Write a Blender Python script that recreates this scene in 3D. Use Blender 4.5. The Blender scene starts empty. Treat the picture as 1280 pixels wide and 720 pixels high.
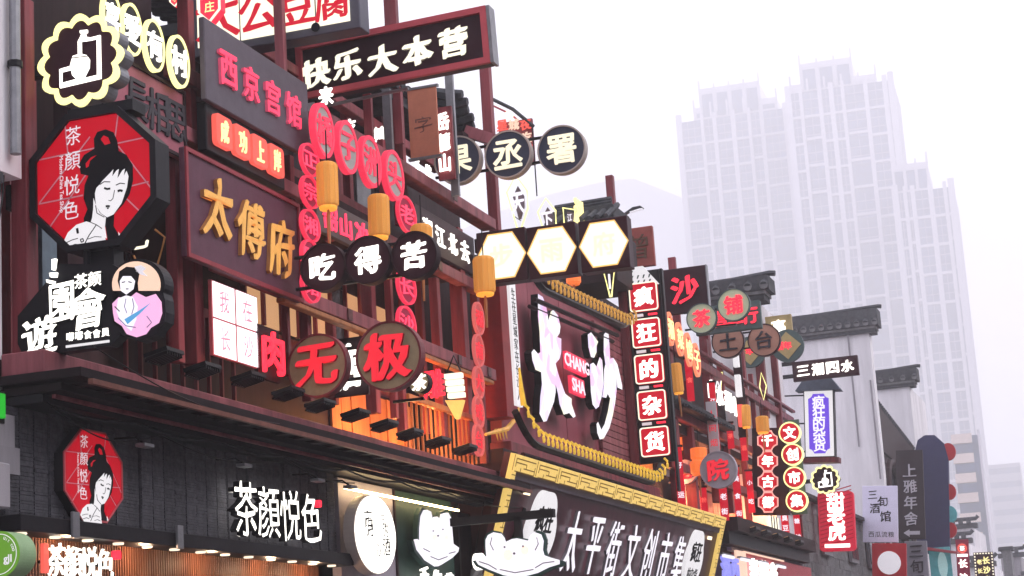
import bpy, bmesh, math, random
from mathutils import Vector, Matrix, noise
from mathutils.geometry import tessellate_polygon
random.seed(7)
R = math.radians
sc = bpy.context.scene
C = sc.collection

# ------------------------------------------------------------------ camera
CAM = Vector((0.0, 0.0, 1.6)); FPX = 2384.0
yaw, pitch, roll = R(18.0), R(12.01), R(-3.65)
fwd = Vector((-math.sin(yaw)*math.cos(pitch), math.cos(yaw)*math.cos(pitch), math.sin(pitch)))
rgt = Vector((math.cos(yaw), math.sin(yaw), 0)); up_ = rgt.cross(fwd)
cr = rgt*math.cos(roll) + up_*math.sin(roll); cu = -rgt*math.sin(roll) + up_*math.cos(roll)
cd = bpy.data.cameras.new('camera'); cam = bpy.data.objects.new('camera', cd); C.objects.link(cam)
cd.sensor_width = 36; cd.lens = FPX/1280*36; cd.clip_start = 0.1; cd.clip_end = 5000
m = Matrix((cr, cu, -fwd)).transposed().to_4x4(); m.translation = CAM; cam.matrix_world = m
sc.camera = cam

# ------------------------------------------------------------------ sky, sun, exposure
w = bpy.data.worlds.new("World"); sc.world = w; w.use_nodes = True
nt = w.node_tree; nt.nodes.clear()
sky = nt.nodes.new('ShaderNodeTexSky'); sky.sky_type = 'NISHITA'; sky.sun_disc = False
sky.sun_elevation = R(38); sky.sun_rotation = R(70); sky.dust_density = 6; sky.air_density = 1
hs = nt.nodes.new('ShaderNodeHueSaturation'); hs.inputs['Saturation'].default_value = 0.25
b1 = nt.nodes.new('ShaderNodeBackground'); b1.inputs['Strength'].default_value = 0.05
b2 = nt.nodes.new('ShaderNodeBackground'); b2.inputs['Color'].default_value = (0.93, 0.912, 1.0, 1); b2.inputs['Strength'].default_value = 0.655
ad = nt.nodes.new('ShaderNodeAddShader'); wo = nt.nodes.new('ShaderNodeOutputWorld')
nt.links.new(sky.outputs[0], hs.inputs['Color']); nt.links.new(hs.outputs[0], b1.inputs['Color'])
nt.links.new(b1.outputs[0], ad.inputs[0]); nt.links.new(b2.outputs[0], ad.inputs[1]); nt.links.new(ad.outputs[0], wo.inputs['Surface'])
sl = bpy.data.lights.new('sun', 'SUN'); sl.energy = 0.6; sl.angle = R(20); sl.color = (1, 0.96, 0.92)
so = bpy.data.objects.new('sun', sl); C.objects.link(so)
sd = Vector((math.sin(R(70))*math.cos(R(38)), math.cos(R(70))*math.cos(R(38)), math.sin(R(38))))
so.rotation_euler = sd.to_track_quat('Z', 'Y').to_euler()
sc.view_settings.view_transform = 'Standard'; sc.view_settings.look = 'None'
sc.view_settings.exposure = 1.0; sc.view_settings.gamma = 1
sc.cycles.use_denoising = True; sc.cycles.max_bounces = 6; sc.cycles.volume_bounces = 3
sc.cycles.sample_clamp_indirect = 4

# ------------------------------------------------------------------ pixels of the photo -> points on real planes
def ray(px, py):
    return cr*((px-640)/FPX) + cu*(-(py-360)/FPX) + fwd
def onX(px, py, X=-8.0):
    d = ray(px, py); return CAM + d*((X-CAM.x)/d.x)
def onY(px, py, Y):
    d = ray(px, py); return CAM + d*((Y-CAM.y)/d.y)
def yf(px, py, X=-8.0): return onX(px, py, X).y

# ------------------------------------------------------------------ materials
MAT = {}; ES = 0.55
def mat(name, col, rough=0.6, var=0.25, scale=6.0, metal=0.0, bump=0.15, emit=None, es=0.0, streak=False, spec=0.14, wave=None):
    if name in MAT: return MAT[name]
    m = bpy.data.materials.new(name); m.use_nodes = True; n = m.node_tree.nodes; l = m.node_tree.links
    b = n['Principled BSDF']; b.inputs['Roughness'].default_value = rough; b.inputs['Metallic'].default_value = metal
    b.inputs['Specular IOR Level'].default_value = spec
    tc = n.new('ShaderNodeTexCoord'); mp = n.new('ShaderNodeMapping'); l.new(tc.outputs['Object'], mp.inputs[0])
    if streak: mp.inputs['Scale'].default_value = (1.0, 1.0, 0.12)
    ns = n.new('ShaderNodeTexNoise'); ns.inputs['Scale'].default_value = scale; ns.inputs['Detail'].default_value = 6
    ns.inputs['Roughness'].default_value = 0.65; l.new(mp.outputs[0], ns.inputs['Vector'])
    oi = n.new('ShaderNodeObjectInfo')
    cr_ = n.new('ShaderNodeValToRGB'); e = cr_.color_ramp.elements
    e[0].position = 0.3; e[1].position = 0.72
    e[0].color = tuple(c*(1-var) for c in col)+(1,); e[1].color = tuple(min(1, c*(1+var)) for c in col)+(1,)
    l.new(ns.outputs['Fac'], cr_.inputs[0])
    hv = n.new('ShaderNodeHueSaturation'); mr = n.new('ShaderNodeMapRange')
    mr.inputs['To Min'].default_value = 1-var*0.4; mr.inputs['To Max'].default_value = 1+var*0.4
    l.new(oi.outputs['Random'], mr.inputs['Value']); l.new(mr.outputs[0], hv.inputs['Value']); l.new(cr_.outputs[0], hv.inputs['Color'])
    l.new(hv.outputs[0], b.inputs['Base Color'])
    if bump:
        bp = n.new('ShaderNodeBump'); bp.inputs['Strength'].default_value = bump; bp.inputs['Distance'].default_value = 0.02
        l.new(ns.outputs['Fac'], bp.inputs['Height']); l.new(bp.outputs[0], b.inputs['Normal'])
    if emit:
        b.inputs['Emission Color'].default_value = tuple(emit)+(1,); b.inputs['Emission Strength'].default_value = es*ES
    MAT[name] = m; return m
maroon = mat('maroon_paint', (0.20, 0.034, 0.044), 0.5, 0.5, 7, streak=True, bump=.4, spec=.22)
maroon2 = mat('faded_maroon_wood', (0.26, 0.08, 0.095), 0.55, 0.45, 5, streak=True, bump=.4)
darkwood = mat('dark_wood', (0.024, 0.009, 0.012), 0.6, 0.4, 9, streak=True)
redpaint = mat('red_paint', (0.30, 0.02, 0.025), 0.4, 0.2, 5)
lamplit_orange = mat('lamplit_orange_wood', (0.42, 0.17, 0.07), 0.5, 0.3, 9, streak=True)  # orange tone with the warm lamp light already in the colour
slatwood = mat('slat_wood', (0.17, 0.065, 0.035), 0.5, 0.35, 14, streak=True)
blackmetal = mat('black_metal', (0.010, 0.009, 0.012), 0.45, 0.2, 5)
greymetal = mat('grey_metal', (0.22, 0.22, 0.24), 0.4, 0.2, 8, metal=0.4)
blackpanel = mat('black_stone_panel', (0.078, 0.076, 0.09), 0.75, 0.45, 12, bump=0.8)
purpleboard = mat('purple_board', (0.115, 0.042, 0.068), 0.5, 0.15, 6)
greyboard = mat('grey_purple_board', (0.12, 0.10, 0.125), 0.5, 0.12, 6)
signdark = mat('dark_maroon_sign', (0.038, 0.010, 0.017), 0.45, 0.15, 6)
plaster = mat('white_plaster', (0.68, 0.65, 0.69), 0.85, 0.22, 1.6, streak=True, bump=0.3)
plaster2 = mat('grey_plaster', (0.30, 0.28, 0.31), 0.85, 0.3, 1.8, streak=True, bump=0.3)
rooftile = mat('dark_roof_tile', (0.055, 0.056, 0.064), 0.8, 0.4, 8, bump=0.5)
greybrick = mat('grey_brick', (0.16, 0.155, 0.165), 0.85, 0.3, 8, bump=0.5)
lilacpanel = mat('lilac_panel', (0.40, 0.36, 0.43), 0.6, 0.08, 4)
greenpanel = mat('dark_green_panel', (0.028, 0.06, 0.052), 0.5, 0.15, 6)
olive = mat('olive_metal', (0.36, 0.29, 0.18), 0.5, 0.15, 8)
navydisc = mat('slate_blue_sign', (0.045, 0.052, 0.085), 0.5, 0.12, 6)
creamletter = mat('cream_letter', (0.75, 0.70, 0.52), 0.5, 0.05, 6, emit=(1, .93, .7), es=0.7)
goldletter = mat('gold_letter', (0.80, 0.42, 0.10), 0.38, 0.12, 6, emit=(1, .5, .1), es=0.22)
goldside = mat('gold_letter_side', (0.42, 0.18, 0.06), 0.5, 0.1)
darkletter = mat('dark_letter', (0.05, 0.045, 0.055), 0.5, 0.1)
blackink = mat('black_ink', (0.005, 0.004, 0.006), 0.6, 0.05)
whitepaint = mat('white_print', (0.78, 0.76, 0.80), 0.5, 0.04, emit=(.9, .85, .9), es=.35)
palerim = mat('pale_rim', (0.42, 0.36, 0.33), 0.5, 0.1)
brownsign = mat('brown_round_sign', (0.48, 0.25, 0.19), 0.55, 0.12)
greensign = mat('sage_round_sign', (0.52, 0.60, 0.41), 0.55, 0.08)
greenboard = mat('slate_green_board', (0.075, 0.11, 0.11), 0.55, 0.12)
goldboard = mat('dull_gold_board', (0.40, 0.30, 0.14), 0.5, 0.12)
greydisc = mat('grey_lilac_disc', (0.46, 0.42, 0.48), 0.5, 0.08)
redpanel = mat('red_lightbox_face', (0.25, 0.002, 0.01), 0.4, 0.05, emit=(0.9, 0.002, 0.02), es=0.42)
redflag = mat('striped_red_face', (0.5, 0.02, 0.05), 0.5, 0.2, 10, emit=(0.9, .02, .06), es=0.35)
navy = mat('navy_board', (0.045, 0.045, 0.12), 0.5, 0.1, 4)
lanternc = mat('amber_lantern', (0.55, 0.24, 0.05), 0.5, 0.3, 5, streak=True, emit=(1, 0.42, 0.08), es=0.28)
lanternlo = mat('glowing_amber', (0.7, 0.3, 0.05), 0.5, 0.1, 5, emit=(1, 0.42, 0.05), es=0.8)
oranlant = mat('orange_lantern', (0.7, 0.15, 0.04), 0.5, 0.1, 5, emit=(1, 0.2, 0.04), es=0.7)
paving = mat('paving', (0.20, 0.19, 0.20), 0.7, 0.2, 3)
jade = mat('jade_glass', (0.10, 0.14, 0.18), 0.2, 0.2)
towerwall = mat('tower_wall', (0.50, 0.48, 0.54), 0.8, 0.08, 0.1)
towerglass = mat('tower_glass', (0.045, 0.07, 0.15), 0.45, 0.5, 0.3, bump=0)
towerbeige = mat('beige_balcony', (0.62, 0.50, 0.45), 0.8, 0.06, 0.3)
farwall = mat('far_wall', (0.32, 0.31, 0.36), 0.8, 0.1, 0.3)
winglass = mat('dark_window_glass', (0.03, 0.03, 0.04), 0.15, 0.2)
teal = mat('teal_panel', (0.10, 0.30, 0.34), 0.5, 0.3, 3, emit=(.1, .5, .55), es=0.15)
pinktrim = mat('pink_red_trim', (0.52, 0.09, 0.11), 0.5, 0.1)
crimson = mat('crimson_trim', (0.32, 0.02, 0.06), 0.5, 0.1)
scroll = mat('terracotta_scroll', (0.55, 0.20, 0.125), 0.6, 0.1)
def glow(name, col, s, base=None):
    return mat(name, base or tuple(min(0.9, c*0.3+0.004) for c in col), 0.5, 0.03, 4, emit=col, es=s, bump=0)
litwhite = glow('lit_white', (1.0, 0.96, 0.88), 2.3)
litcool = glow('lit_cool_white', (0.95, 0.90, 1.0), .95)
softwhite = glow('soft_white', (0.95, 0.92, 0.95), 0.72)
neonyel = glow('yellow_neon', (1.0, 0.92, 0.35), 1.5)
litcream = glow('lit_cream', (1.0, 0.92, 0.70), 1.2)
paleyel = glow('pale_yellow_print', (1.0, 0.92, 0.58), 1.1)
yelframe = mat('lit_yellow_frame', (0.30, 0.20, 0.06), 0.45, 0.4, 3, emit=(1.0, 0.68, 0.19), es=0.70, bump=.3)
yeltile = mat('yellow_ridge_tile', (0.42, 0.26, 0.03), 0.35, 0.6, 5, emit=(1.0, 0.62, 0.08), es=0.52, bump=.3)
dimtile = mat('dim_ridge_tile', (0.40, 0.20, 0.05), 0.4, 0.6, 5, emit=(0.95, 0.5, 0.10), es=0.36, bump=.3)
redneon = glow('red_neon', (0.9, 0.02, 0.045), 1.8, (.5, .02, .03))
pinkneon = glow('pink_red_neon', (0.9, 0.04, 0.10), 1.5, (.5, .03, .06))
redmatte = mat('red_letter', (0.50, 0.02, 0.035), 0.5, 0.08, 5, emit=(0.9, .025, .045), es=0.75)
redink = glow('red_ink', (0.85, 0.02, 0.05), 0.65)
redtile = glow('red_lit_tile', (0.62, 0.004, 0.022), 0.75)
coraltile = glow('coral_lit_tile', (0.95, 0.12, 0.09), 0.95)
litlemon = glow('lit_lemon', (1.0, 0.85, 0.35), 1.3)
pastel = glow('pastel_pink', (0.80, 0.48, 0.85), 1.0)
hotpink = glow('hot_pink', (0.75, 0.03, 0.075), 1.0, (.4, .03, .06))
purplelit = glow('lit_violet', (0.14, 0.06, 0.62), 1.0)
peach = glow('lit_peach', (1.0, 0.66, 0.50), .85)
pinklit = glow('lit_pink', (1.0, 0.50, 0.80), .85)
bluelit = glow('lit_blue', (0.10, 0.35, 0.65), 0.9)
blueletter = glow('lit_lavender', (0.30, 0.30, 0.85), 0.9)
greenlit = glow('lit_green', (0.02, 0.45, 0.03), 0.8)
lime = glow('lime_lightbox', (0.18, 0.42, 0.04), 0.55)
warmpane = glow('warm_pane', (0.95, 0.52, 0.25), 0.5)
warmorange = glow('warm_orange_panel', (0.95, 0.30, 0.05), 0.42)
ledstrip = glow('led_strip', (1.0, 0.80, 0.50), 2.0)
magenta = glow('lit_magenta', (0.35, 0.008, 0.05), 0.5, (.15, .01, .03))
greyemb = glow('letter_grey_rim', (0.5, 0.5, 0.48), 0.08)

# ------------------------------------------------------------------ objects
def root(name, label, cat, loc, rz=0.0, group=None, rx=0.0, ry=0.0):
    o = bpy.data.objects.new(name, None); C.objects.link(o); o.empty_display_size = 0.1
    o.location = loc; o.rotation_euler = (rx, ry, rz); o['label'] = label; o['category'] = cat
    if group: o['group'] = group
    return o
def link(name, me, parent=None, loc=(0, 0, 0), rot=(0, 0, 0), s=None, kind=None, label=None):
    o = bpy.data.objects.new(name, me); C.objects.link(o); o.location = loc; o.rotation_euler = rot
    if s is not None: o.scale = (s, s, s) if not hasattr(s, '__len__') else s
    if parent: o.parent = parent
    if kind: o['kind'] = kind
    if label: o['label'] = label
    return o
class MB:
    def __init__(s): s.bm = bmesh.new()
    def box(s, x0, x1, y0, y1, z0, z1, mi=0):
        v = [s.bm.verts.new((x, y, z)) for x in (x0, x1) for y in (y0, y1) for z in (z0, z1)]
        for f in ((0, 1, 3, 2), (4, 6, 7, 5), (0, 4, 5, 1), (2, 3, 7, 6), (0, 2, 6, 4), (1, 5, 7, 3)):
            s.bm.faces.new([v[i] for i in f]).material_index = mi
        return s
    def prism(s, pts, y0, y1, mi=0, side=None):
        """polygon in x,z pushed through from y0 (front, towards the viewer) to y1"""
        a = [s.bm.verts.new((p[0], y0, p[1])) for p in pts]; b = [s.bm.verts.new((p[0], y1, p[1])) for p in pts]
        for t in tessellate_polygon([[Vector((p[0], p[1], 0)) for p in pts]]):
            s.bm.faces.new([a[i] for i in t]).material_index = mi; s.bm.faces.new([b[i] for i in reversed(t)]).material_index = mi if side is None else side
        n = len(pts)
        for i in range(n):
            q = s.bm.faces.new((a[i], b[i], b[(i+1) % n], a[(i+1) % n])); q.material_index = mi if side is None else side
        return s
    def ring(s, outer, inner, y0, y1, mi=0):
        n = len(outer)
        A = [[s.bm.verts.new((p[0], y, p[1])) for p in L] for y in (y0, y1) for L in (outer, inner)]
        o0, i0, o1, i1 = A
        for i in range(n):
            j = (i+1) % n
            for q in ((o0[i], o0[j], i0[j], i0[i]), (o1[i], i1[i], i1[j], o1[j]), (o0[i], o1[i], o1[j], o0[j]), (i0[i], i0[j], i1[j], i1[i])):
                s.bm.faces.new(q).material_index = mi
        return s
    def tube(s, pts, r, n=6, mi=0, closed=False):
        pts = [Vector(p) for p in pts]; rings = []
        N = len(pts)
        for i, p in enumerate(pts):
            a = pts[(i-1) % N] if (closed or i) else p; b = pts[(i+1) % N] if (closed or i < N-1) else p
            t = (b-a).normalized(); u = t.cross(Vector((0, 0, 1)))
            if u.length < 0.1: u = t.cross(Vector((0, 1, 0)))
            u.normalize(); v = t.cross(u)
            rr = r[i] if hasattr(r, '__len__') else r
            rings.append([s.bm.verts.new(p+u*math.cos(k*2*math.pi/n)*rr+v*math.sin(k*2*math.pi/n)*rr) for k in range(n)])
        for i in range(N if closed else N-1):
            A, B = rings[i], rings[(i+1) % N]
            for k in range(n): s.bm.faces.new((A[k], A[(k+1) % n], B[(k+1) % n], B[k])).material_index = mi
        if not closed:
            s.bm.faces.new(rings[0]); s.bm.faces.new(list(reversed(rings[-1])))
        return s
    def lathe(s, prof, n=12, mi=0, c=(0, 0)):
        rings = [[s.bm.verts.new((c[0]+r*math.cos(k*2*math.pi/n), c[1]+r*math.sin(k*2*math.pi/n), z)) for k in range(n)] for r, z in prof]
        for A, B in zip(rings, rings[1:]):
            for k in range(n): s.bm.faces.new((A[k], A[(k+1) % n], B[(k+1) % n], B[k])).material_index = mi
        s.bm.faces.new(list(reversed(rings[0]))); s.bm.faces.new(rings[-1])
        return s
    def mesh(s, name, mats, bevel=0.0, tri=True):
        if bevel: bmesh.ops.bevel(s.bm, geom=list(s.bm.edges), offset=bevel, segments=1, affect='EDGES')
        if tri: bmesh.ops.triangulate(s.bm, faces=[f for f in s.bm.faces if len(f.verts) > 4])
        bmesh.ops.recalc_face_normals(s.bm, faces=list(s.bm.faces))
        me = bpy.data.meshes.new(name); s.bm.to_mesh(me); s.bm.free()
        for q in (mats if isinstance(mats, (list, tuple)) else [mats]): me.materials.append(q)
        return me
def build(mb, name, mats, parent=None, bevel=0.0, **k): return link(name, mb.mesh(name, mats, bevel), parent, **k)
def boxp(name, m_, parent, x0, x1, y0, y1, z0, z1, bevel=0.0, **k): return build(MB().box(x0, x1, y0, y1, z0, z1), name, m_, parent, bevel, **k)
def circ(r, n=40, cx=0, cz=0, rz=None): return [(cx+r*math.cos(2*math.pi*k/n), cz+(rz or r)*math.sin(2*math.pi*k/n)) for k in range(n)]
def rrect(w, h, r, n=4, cx=0, cz=0):
    out = []
    for sx, sz, a0 in ((1, 1, 0), (-1, 1, 90), (-1, -1, 180), (1, -1, 270)):
        for k in range(n+1):
            a = R(a0+90*k/n); out.append((cx+sx*(w/2-r)+r*math.cos(a), cz+sz*(h/2-r)+r*math.sin(a)))
    return out
def notched(w, h, r, cx=0, cz=0):
    out = []
    for sx, sz in ((1, 1), (-1, 1), (-1, -1), (1, -1)):
        p = [(sx*w/2, sz*(h/2-r)), (sx*(w/2-r*.45), sz*(h/2-r*.8)), (sx*(w/2-r*.8), sz*(h/2-r*.45)), (sx*(w/2-r), sz*h/2)]
        if sx*sz < 0: p.reverse()
        out += p
    return [(cx+a, cz+b) for a, b in out]
def scallop(r, lobes=12, amp=0.07, n=96, cx=0, cz=0): return [(cx+(r*(1+amp*(abs(math.cos(lobes*math.pi*k/n))*2-1)))*math.cos(2*math.pi*k/n), cz+(r*(1+amp*(abs(math.cos(lobes*math.pi*k/n))*2-1)))*math.sin(2*math.pi*k/n)) for k in range(n)]

# ------------------------------------------------------------------ lettering (Blender's own built-in font)
GL = {}
def glyph(ch, front, side=None, bold=0.02, depth=0.08, brush=0.0, lean=0.0, nib=''):
    """one character as a mesh about 1 unit tall; heavier weights are laid up from shifted copies a hair apart in depth"""
    key = (ch, front.name, side.name if side else '', bold, depth, brush, lean, nib)
    if key in GL: return GL[key]
    cv = bpy.data.curves.new('lettering', 'FONT'); cv.body = ch; cv.size = 1.0; cv.resolution_u = 2
    cv.extrude = depth/2; cv.fill_mode = 'BOTH'
    o = bpy.data.objects.new('lettering', cv); C.objects.link(o)
    dg = bpy.context.evaluated_depsgraph_get(); me = bpy.data.meshes.new_from_object(o.evaluated_get(dg), depsgraph=dg)
    bpy.data.objects.remove(o); bpy.data.curves.remove(cv)
    xs = [v.co.x for v in me.vertices] or [0]; ys = [v.co.y for v in me.vertices] or [0]
    cx, cy = (min(xs)+max(xs))/2, (min(ys)+max(ys))/2
    sx = max(xs)-min(xs); sy = max(ys)-min(ys)
    cjk = len(ch) == 1 and ord(ch) > 0x2e80
    k = (1.0-2*max(bold, 0))/max(sx, sy, 1e-4) if cjk else 1.0/max(sy, 1e-4)
    n = 8 if bold > .03 else 6
    if nib == 'x': offs = [(bold*t, .004*t) for t in (0, -1, -.66, -.33, .33, .66, 1)]
    elif brush >= .03 and bold > .012:   # a broad nib held at a slant: thin level strokes, fat falling ones
        ca, sa = math.cos(R(28)), math.sin(R(28)); offs = [(0, 0)]+[(bold*(1.45*t*ca-u*sa), bold*(1.45*t*sa+u*ca)) for t, u in ((-1, 0), (-.5, .3), (.5, -.3), (1, 0), (-.5, -.3), (.5, .3), (0, .45), (0, -.45))]
    else: offs = [(0, 0)]+([(bold*math.cos(2*math.pi*q/n+.3), bold*math.sin(2*math.pi*q/n+.3)) for q in range(n)] if bold > .004 else [])
    seed = random.random()*50
    V = []; F = []; nv = len(me.vertices)
    for q, (ox, oy) in enumerate(offs):
        for v in me.vertices:
            x, y, z = (v.co.x-cx)*k+ox, (v.co.y-cy)*k+oy, v.co.z
            if z > 0: z -= q*.0012
            if brush:
                x += lean*y
                p = Vector((x*2.6+seed, y*2.6, 0)); a = noise.noise(p); b = noise.noise(p+Vector((9, 5, 2)))
                x += brush*(a+.5*noise.noise(p*3)); y += brush*(b+.5*noise.noise(p*3+Vector((3, 7, 0))))+brush*0.9*x
            V.append((x, -z, y))
        F += [[i_+q*nv for i_ in f.vertices] for f in me.polygons]
    bpy.data.meshes.remove(me)
    me = bpy.data.meshes.new('character'); me.from_pydata(V, [], F); me.update()
    me.materials.append(front); me.materials.append(side or front)
    for p in me.polygons: p.material_index = 0 if abs(p.normal.y) > 0.7 else 1
    GL[key] = me; return me
def char(ch, h, parent, x=0, z=0, y=0, front=litwhite, side=None, bold=0.02, depth=0.08, brush=0.0, wid=1.0, name='character', lean=0.0, rot=0.0, nib=''):
    return link(name, glyph(ch, front, side, bold, depth, brush, lean, nib), parent, (x, y-depth*h/2, z), (0, rot, 0), (h*wid, h, h))
def row(s, h, parent, x0, x1, z=0, y=0, vertical=False, **k):
    n = len(s)
    for i, c in enumerate(s):
        if c == ' ': continue
        t = (i+0.5)/n
        if vertical: char(c, h, parent, z, x0+(x1-x0)*t, y, **k)
        else: char(c, h, parent, x0+(x1-x0)*t, z, y, **k)

# sign placement. perpendicular sign (faces down the street towards the camera): plane y = Y
def perp(x0, y0, x1, y1, Y):
    """centre, width and height of a sign filling the photo box x0..x1, y0..y1 on the plane y=Y"""
    mx, my = (x0+x1)/2, (y0+y1)/2
    a, b, c, d = onY(x0, my, Y), onY(x1, my, Y), onY(mx, y0, Y), onY(mx, y1, Y)
    return onY(mx, my, Y), b.x-a.x, c.z-d.z
# street-side sign (faces across the street): plane x = X ; box given by its left/right columns and the mid heights
def flat(x0, x1, yt, yb, X=-8.0):
    mx = (x0+x1)/2; my = (yt+yb)/2
    a = onX(mx, my, X); l = onX(x0, my, X); r_ = onX(x1, my, X); t = onX(mx, yt, X); b = onX(mx, yb, X)
    return a, r_.y-l.y, t.z-b.z
HALF = math.pi/2

# ================================================================== the houses across the street (right of the frame), which shade this side
def opposite(y0, L, h, m_, label):
    o = root('facing_house', label, 'building', (5.2, y0, 0), -HALF)
    boxp('wall', m_, o, -L, 0, 0, 6, 0, h); boxp('eave', rooftile, o, -L, 0, -.7, 0, h-.15, h)
    boxp('shop_board', signdark, o, -L+.3, -.3, -.12, -.002, 3.0, 3.8)
    for k in range(int(L/2.4)):
        w_ = boxp('window', darkwood, o, -L+.6+k*2.4, -L+2.2+k*2.4, -.06, -.002, 4.5, 6.3); boxp('pane', winglass, w_, -L+.7+k*2.4, -L+2.1+k*2.4, -.08, -.061, 4.6, 6.2)
        boxp('shutter', slatwood, o, -L+.5+k*2.4, -L+2.3+k*2.4, -.05, -.002, 0, 2.8)
    for k in range(int(L/.35)): link('roof_tile', OT, o, (-L+.15+k*.35, 0, h))
    return o
OT = MB().tube([(0, -.7, .05), (0, 3, 1.5)], .09, 6).mesh('roof_tile', rooftile)
for q in ((-14, 15, 8.2, maroon, 'maroon timber house across the street behind the viewer'), (1.5, 12, 9.5, greybrick, 'grey brick house across the street beside the viewer'), (14, 14, 8.6, darkwood, 'dark timber house across the street facing the tea shop'),
          (28.5, 13, 10.0, maroon, 'tall maroon house across the street facing the city name board'), (42, 18, 9.0, plaster2, 'grey plastered house across the street facing the tall firewall'), (60.5, 30, 9.5, greybrick, 'long grey brick house far along the opposite side')):
    opposite(*q)
# ================================================================== the ground and far setting
g = MB(); g.box(-1500, 1500, -300, 2500, -0.3, 0.0); o = build(g, 'ground', paving); o['kind'] = 'structure'
g = MB()
for i in range(9):
    for j in range(70): g.box(-7.4+i*0.9+.01, -7.4+(i+1)*0.9-.01, j*1.2+.01, (j+1)*1.2-.01, 0.0, 0.03)
o = build(g, 'street_paving', mat('granite_slab', (.23, .22, .22), .6, .25, 2.5)); o['kind'] = 'structure'
# ================================================================== buildings on the left side of the street
def bld(name, label, Y0, cat='building', X=-8.0): 
    o = root(name, label, cat, (X, Y0, 0), HALF); o['_y0'] = 0; return o
def hbeam(p, Y0, y0, y1, z, h, d, X=-8.0, m_=maroon, name='beam', inset=0.0, X0=-8.0):
    """a horizontal beam on the plane x=X from y0 to y1 (metres along the street), its front face at X"""
    return boxp(name, m_, p, y0-Y0, y1-Y0, -(X-X0), -(X-X0)+d, z-h/2, z+h/2, 0.008)
def post(p, Y0, y, z0, z1, s=.12, X=-8.0, m_=maroon, name='post', wy=None, X0=-8.0):
    wy = wy or s
    return boxp(name, m_, p, y-wy/2-Y0, y+wy/2-Y0, -(X-X0), -(X-X0)+s, z0, z1, 0.006)
def px(p, Y0, x, yt, yb, s=.12, X=-8.0, m_=maroon, name='post', wy=None):
    a = onX(x, (yt+yb)/2, X); t = onX(x, yt, X).z; b = onX(x, yb, X).z
    return post(p, Y0, a.y, b, t, s, X, m_, name, wy)

# ---- neighbour at the far left edge
o = bld('plaster_house', 'grey plastered wall with a drain pipe at the left edge beside the tea shop', 8.0)
boxp('wall', plaster, o, -3, 4.42, -.02, 3, 5.75, 14); boxp('wall', plaster, o, -3, 4.35, .12, 3, 0, 5.7)
for k in range(7): boxp('brick', greybrick, o, 3.2+.0, 4.36, .10, .118, .6+k*.45, 1.0+k*.45)
build(MB().tube([(4.25, -.08, 5.9), (4.25, -.08, 12)], .045, 8), 'pipe', greymetal, o)
for z in (6.6, 7.9, 9.2): build(MB().tube([(4.25, -.08, z), (4.25, -.08, z+.05)], .06, 8), 'pipe_clamp', blackmetal, o)
for k in range(2): build(MB().tube([(3.9+.05*k, .02, 4.6), (4.05, .0, 5.1-.1*k), (4.2+.04*k, .03, 5.6), (4.3, .02, 6.4)], .008, 5), 'cable', blackmetal, o)
boxp('eave', rooftile, o, 2.0, 4.05, -.1, .2, 5.62, 5.7)
boxp('cornice', plaster2, o, 3.2, 4.27, -.08, .12, 3.42, 3.62); boxp('cornice', plaster2, o, 3.2, 4.22, -.07, .12, 3.62, 3.86)

# ---- building A : tea shop house with timber balcony
A0 = 12.2
A = bld('teahouse_building', 'long two storey dark house with maroon timber balcony over black tea shop front', A0)
boxp('wall', darkwood, A, 0, 11.0, 1.7, 5, 0, 9.0)
boxp('wall', darkwood, A, 0.0, 3.05, .9, 1.7, 4.3, 12.5); boxp('wall', darkwood, A, 3.06, 5.3, 1.6, 1.9, 6.9, 12.5); boxp('wall', darkwood, A, 5.31, 10.95, 1.3, 1.69, 6.9, 8.7)
boxp('floor_slab', darkwood, A, 0, 11.0, 0.1, 1.7, 4.12, 4.32)
boxp('ceiling_slab', darkwood, A, 3.0, 11.0, 0.15, 1.7, 6.98, 7.12)
# eave: fascia, trims and soffit
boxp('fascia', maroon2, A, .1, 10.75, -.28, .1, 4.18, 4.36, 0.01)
boxp('soffit', mat('near_black_wood', (.014, .008, .010), .7, .3), A, .05, 10.75, -.62, .1, 4.11, 4.178)  # eave underside in near-black wood
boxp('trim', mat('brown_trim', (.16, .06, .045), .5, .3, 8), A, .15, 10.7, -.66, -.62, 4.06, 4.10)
boxp('soffit', mat('near_black_wood', (.014, .008, .010), .7, .3), A, .1, 10.7, -.42, .1, 4.03, 4.09)
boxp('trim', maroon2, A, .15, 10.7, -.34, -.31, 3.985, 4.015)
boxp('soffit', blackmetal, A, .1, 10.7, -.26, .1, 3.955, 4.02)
for k in range(28): boxp('rafter', darkwood, A, .3+k*.385, .38+k*.385, -.58, .1, 4.082, 4.11)
build(MB().tube([(a, -.28, 3.95-.05*abs(math.sin(a*2.2))) for a in [.2+i*.25 for i in range(42)]], .012, 5), 'cable', blackmetal, A)
# ground floor front
pms = []
for v_ in range(4):
    g = MB().box(0, .19, .0, .1, 3.13, 3.95); z = 3.13
    while z < 3.94:
        dz = random.choice((.022, .03, .045)); g.box(.004, .186, -.008-random.random()*.006, -.0005, z+.002, min(z+dz-.002, 3.95)); z += dz
    pms.append(g.mesh('panel', blackpanel))
x = -.02
for k in range(30):
    q = link('panel', random.choice(pms), A, (x, random.uniform(-.012, .012), 0)); x += .2
boxp('lintel', blackmetal, A, -.05, 6.08, -.16, .1, 3.0, 3.12, .006)
boxp('wall', slatwood, A, -.3, 6.0, .22, .4, 0, 3.05)
g = MB()
for k in range(150): g.box(-.2+k*.041, -.2+k*.041+.02, .17, .22, 0, 3.06)
build(g, 'wood_slats', slatwood, A, kind='stuff')
lm = MB().lathe([(.042, 0), (.046, .01), (.042, .016)], 12).mesh('downlight', glow('downlight', (1, .8, .6), 1.3))
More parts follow.
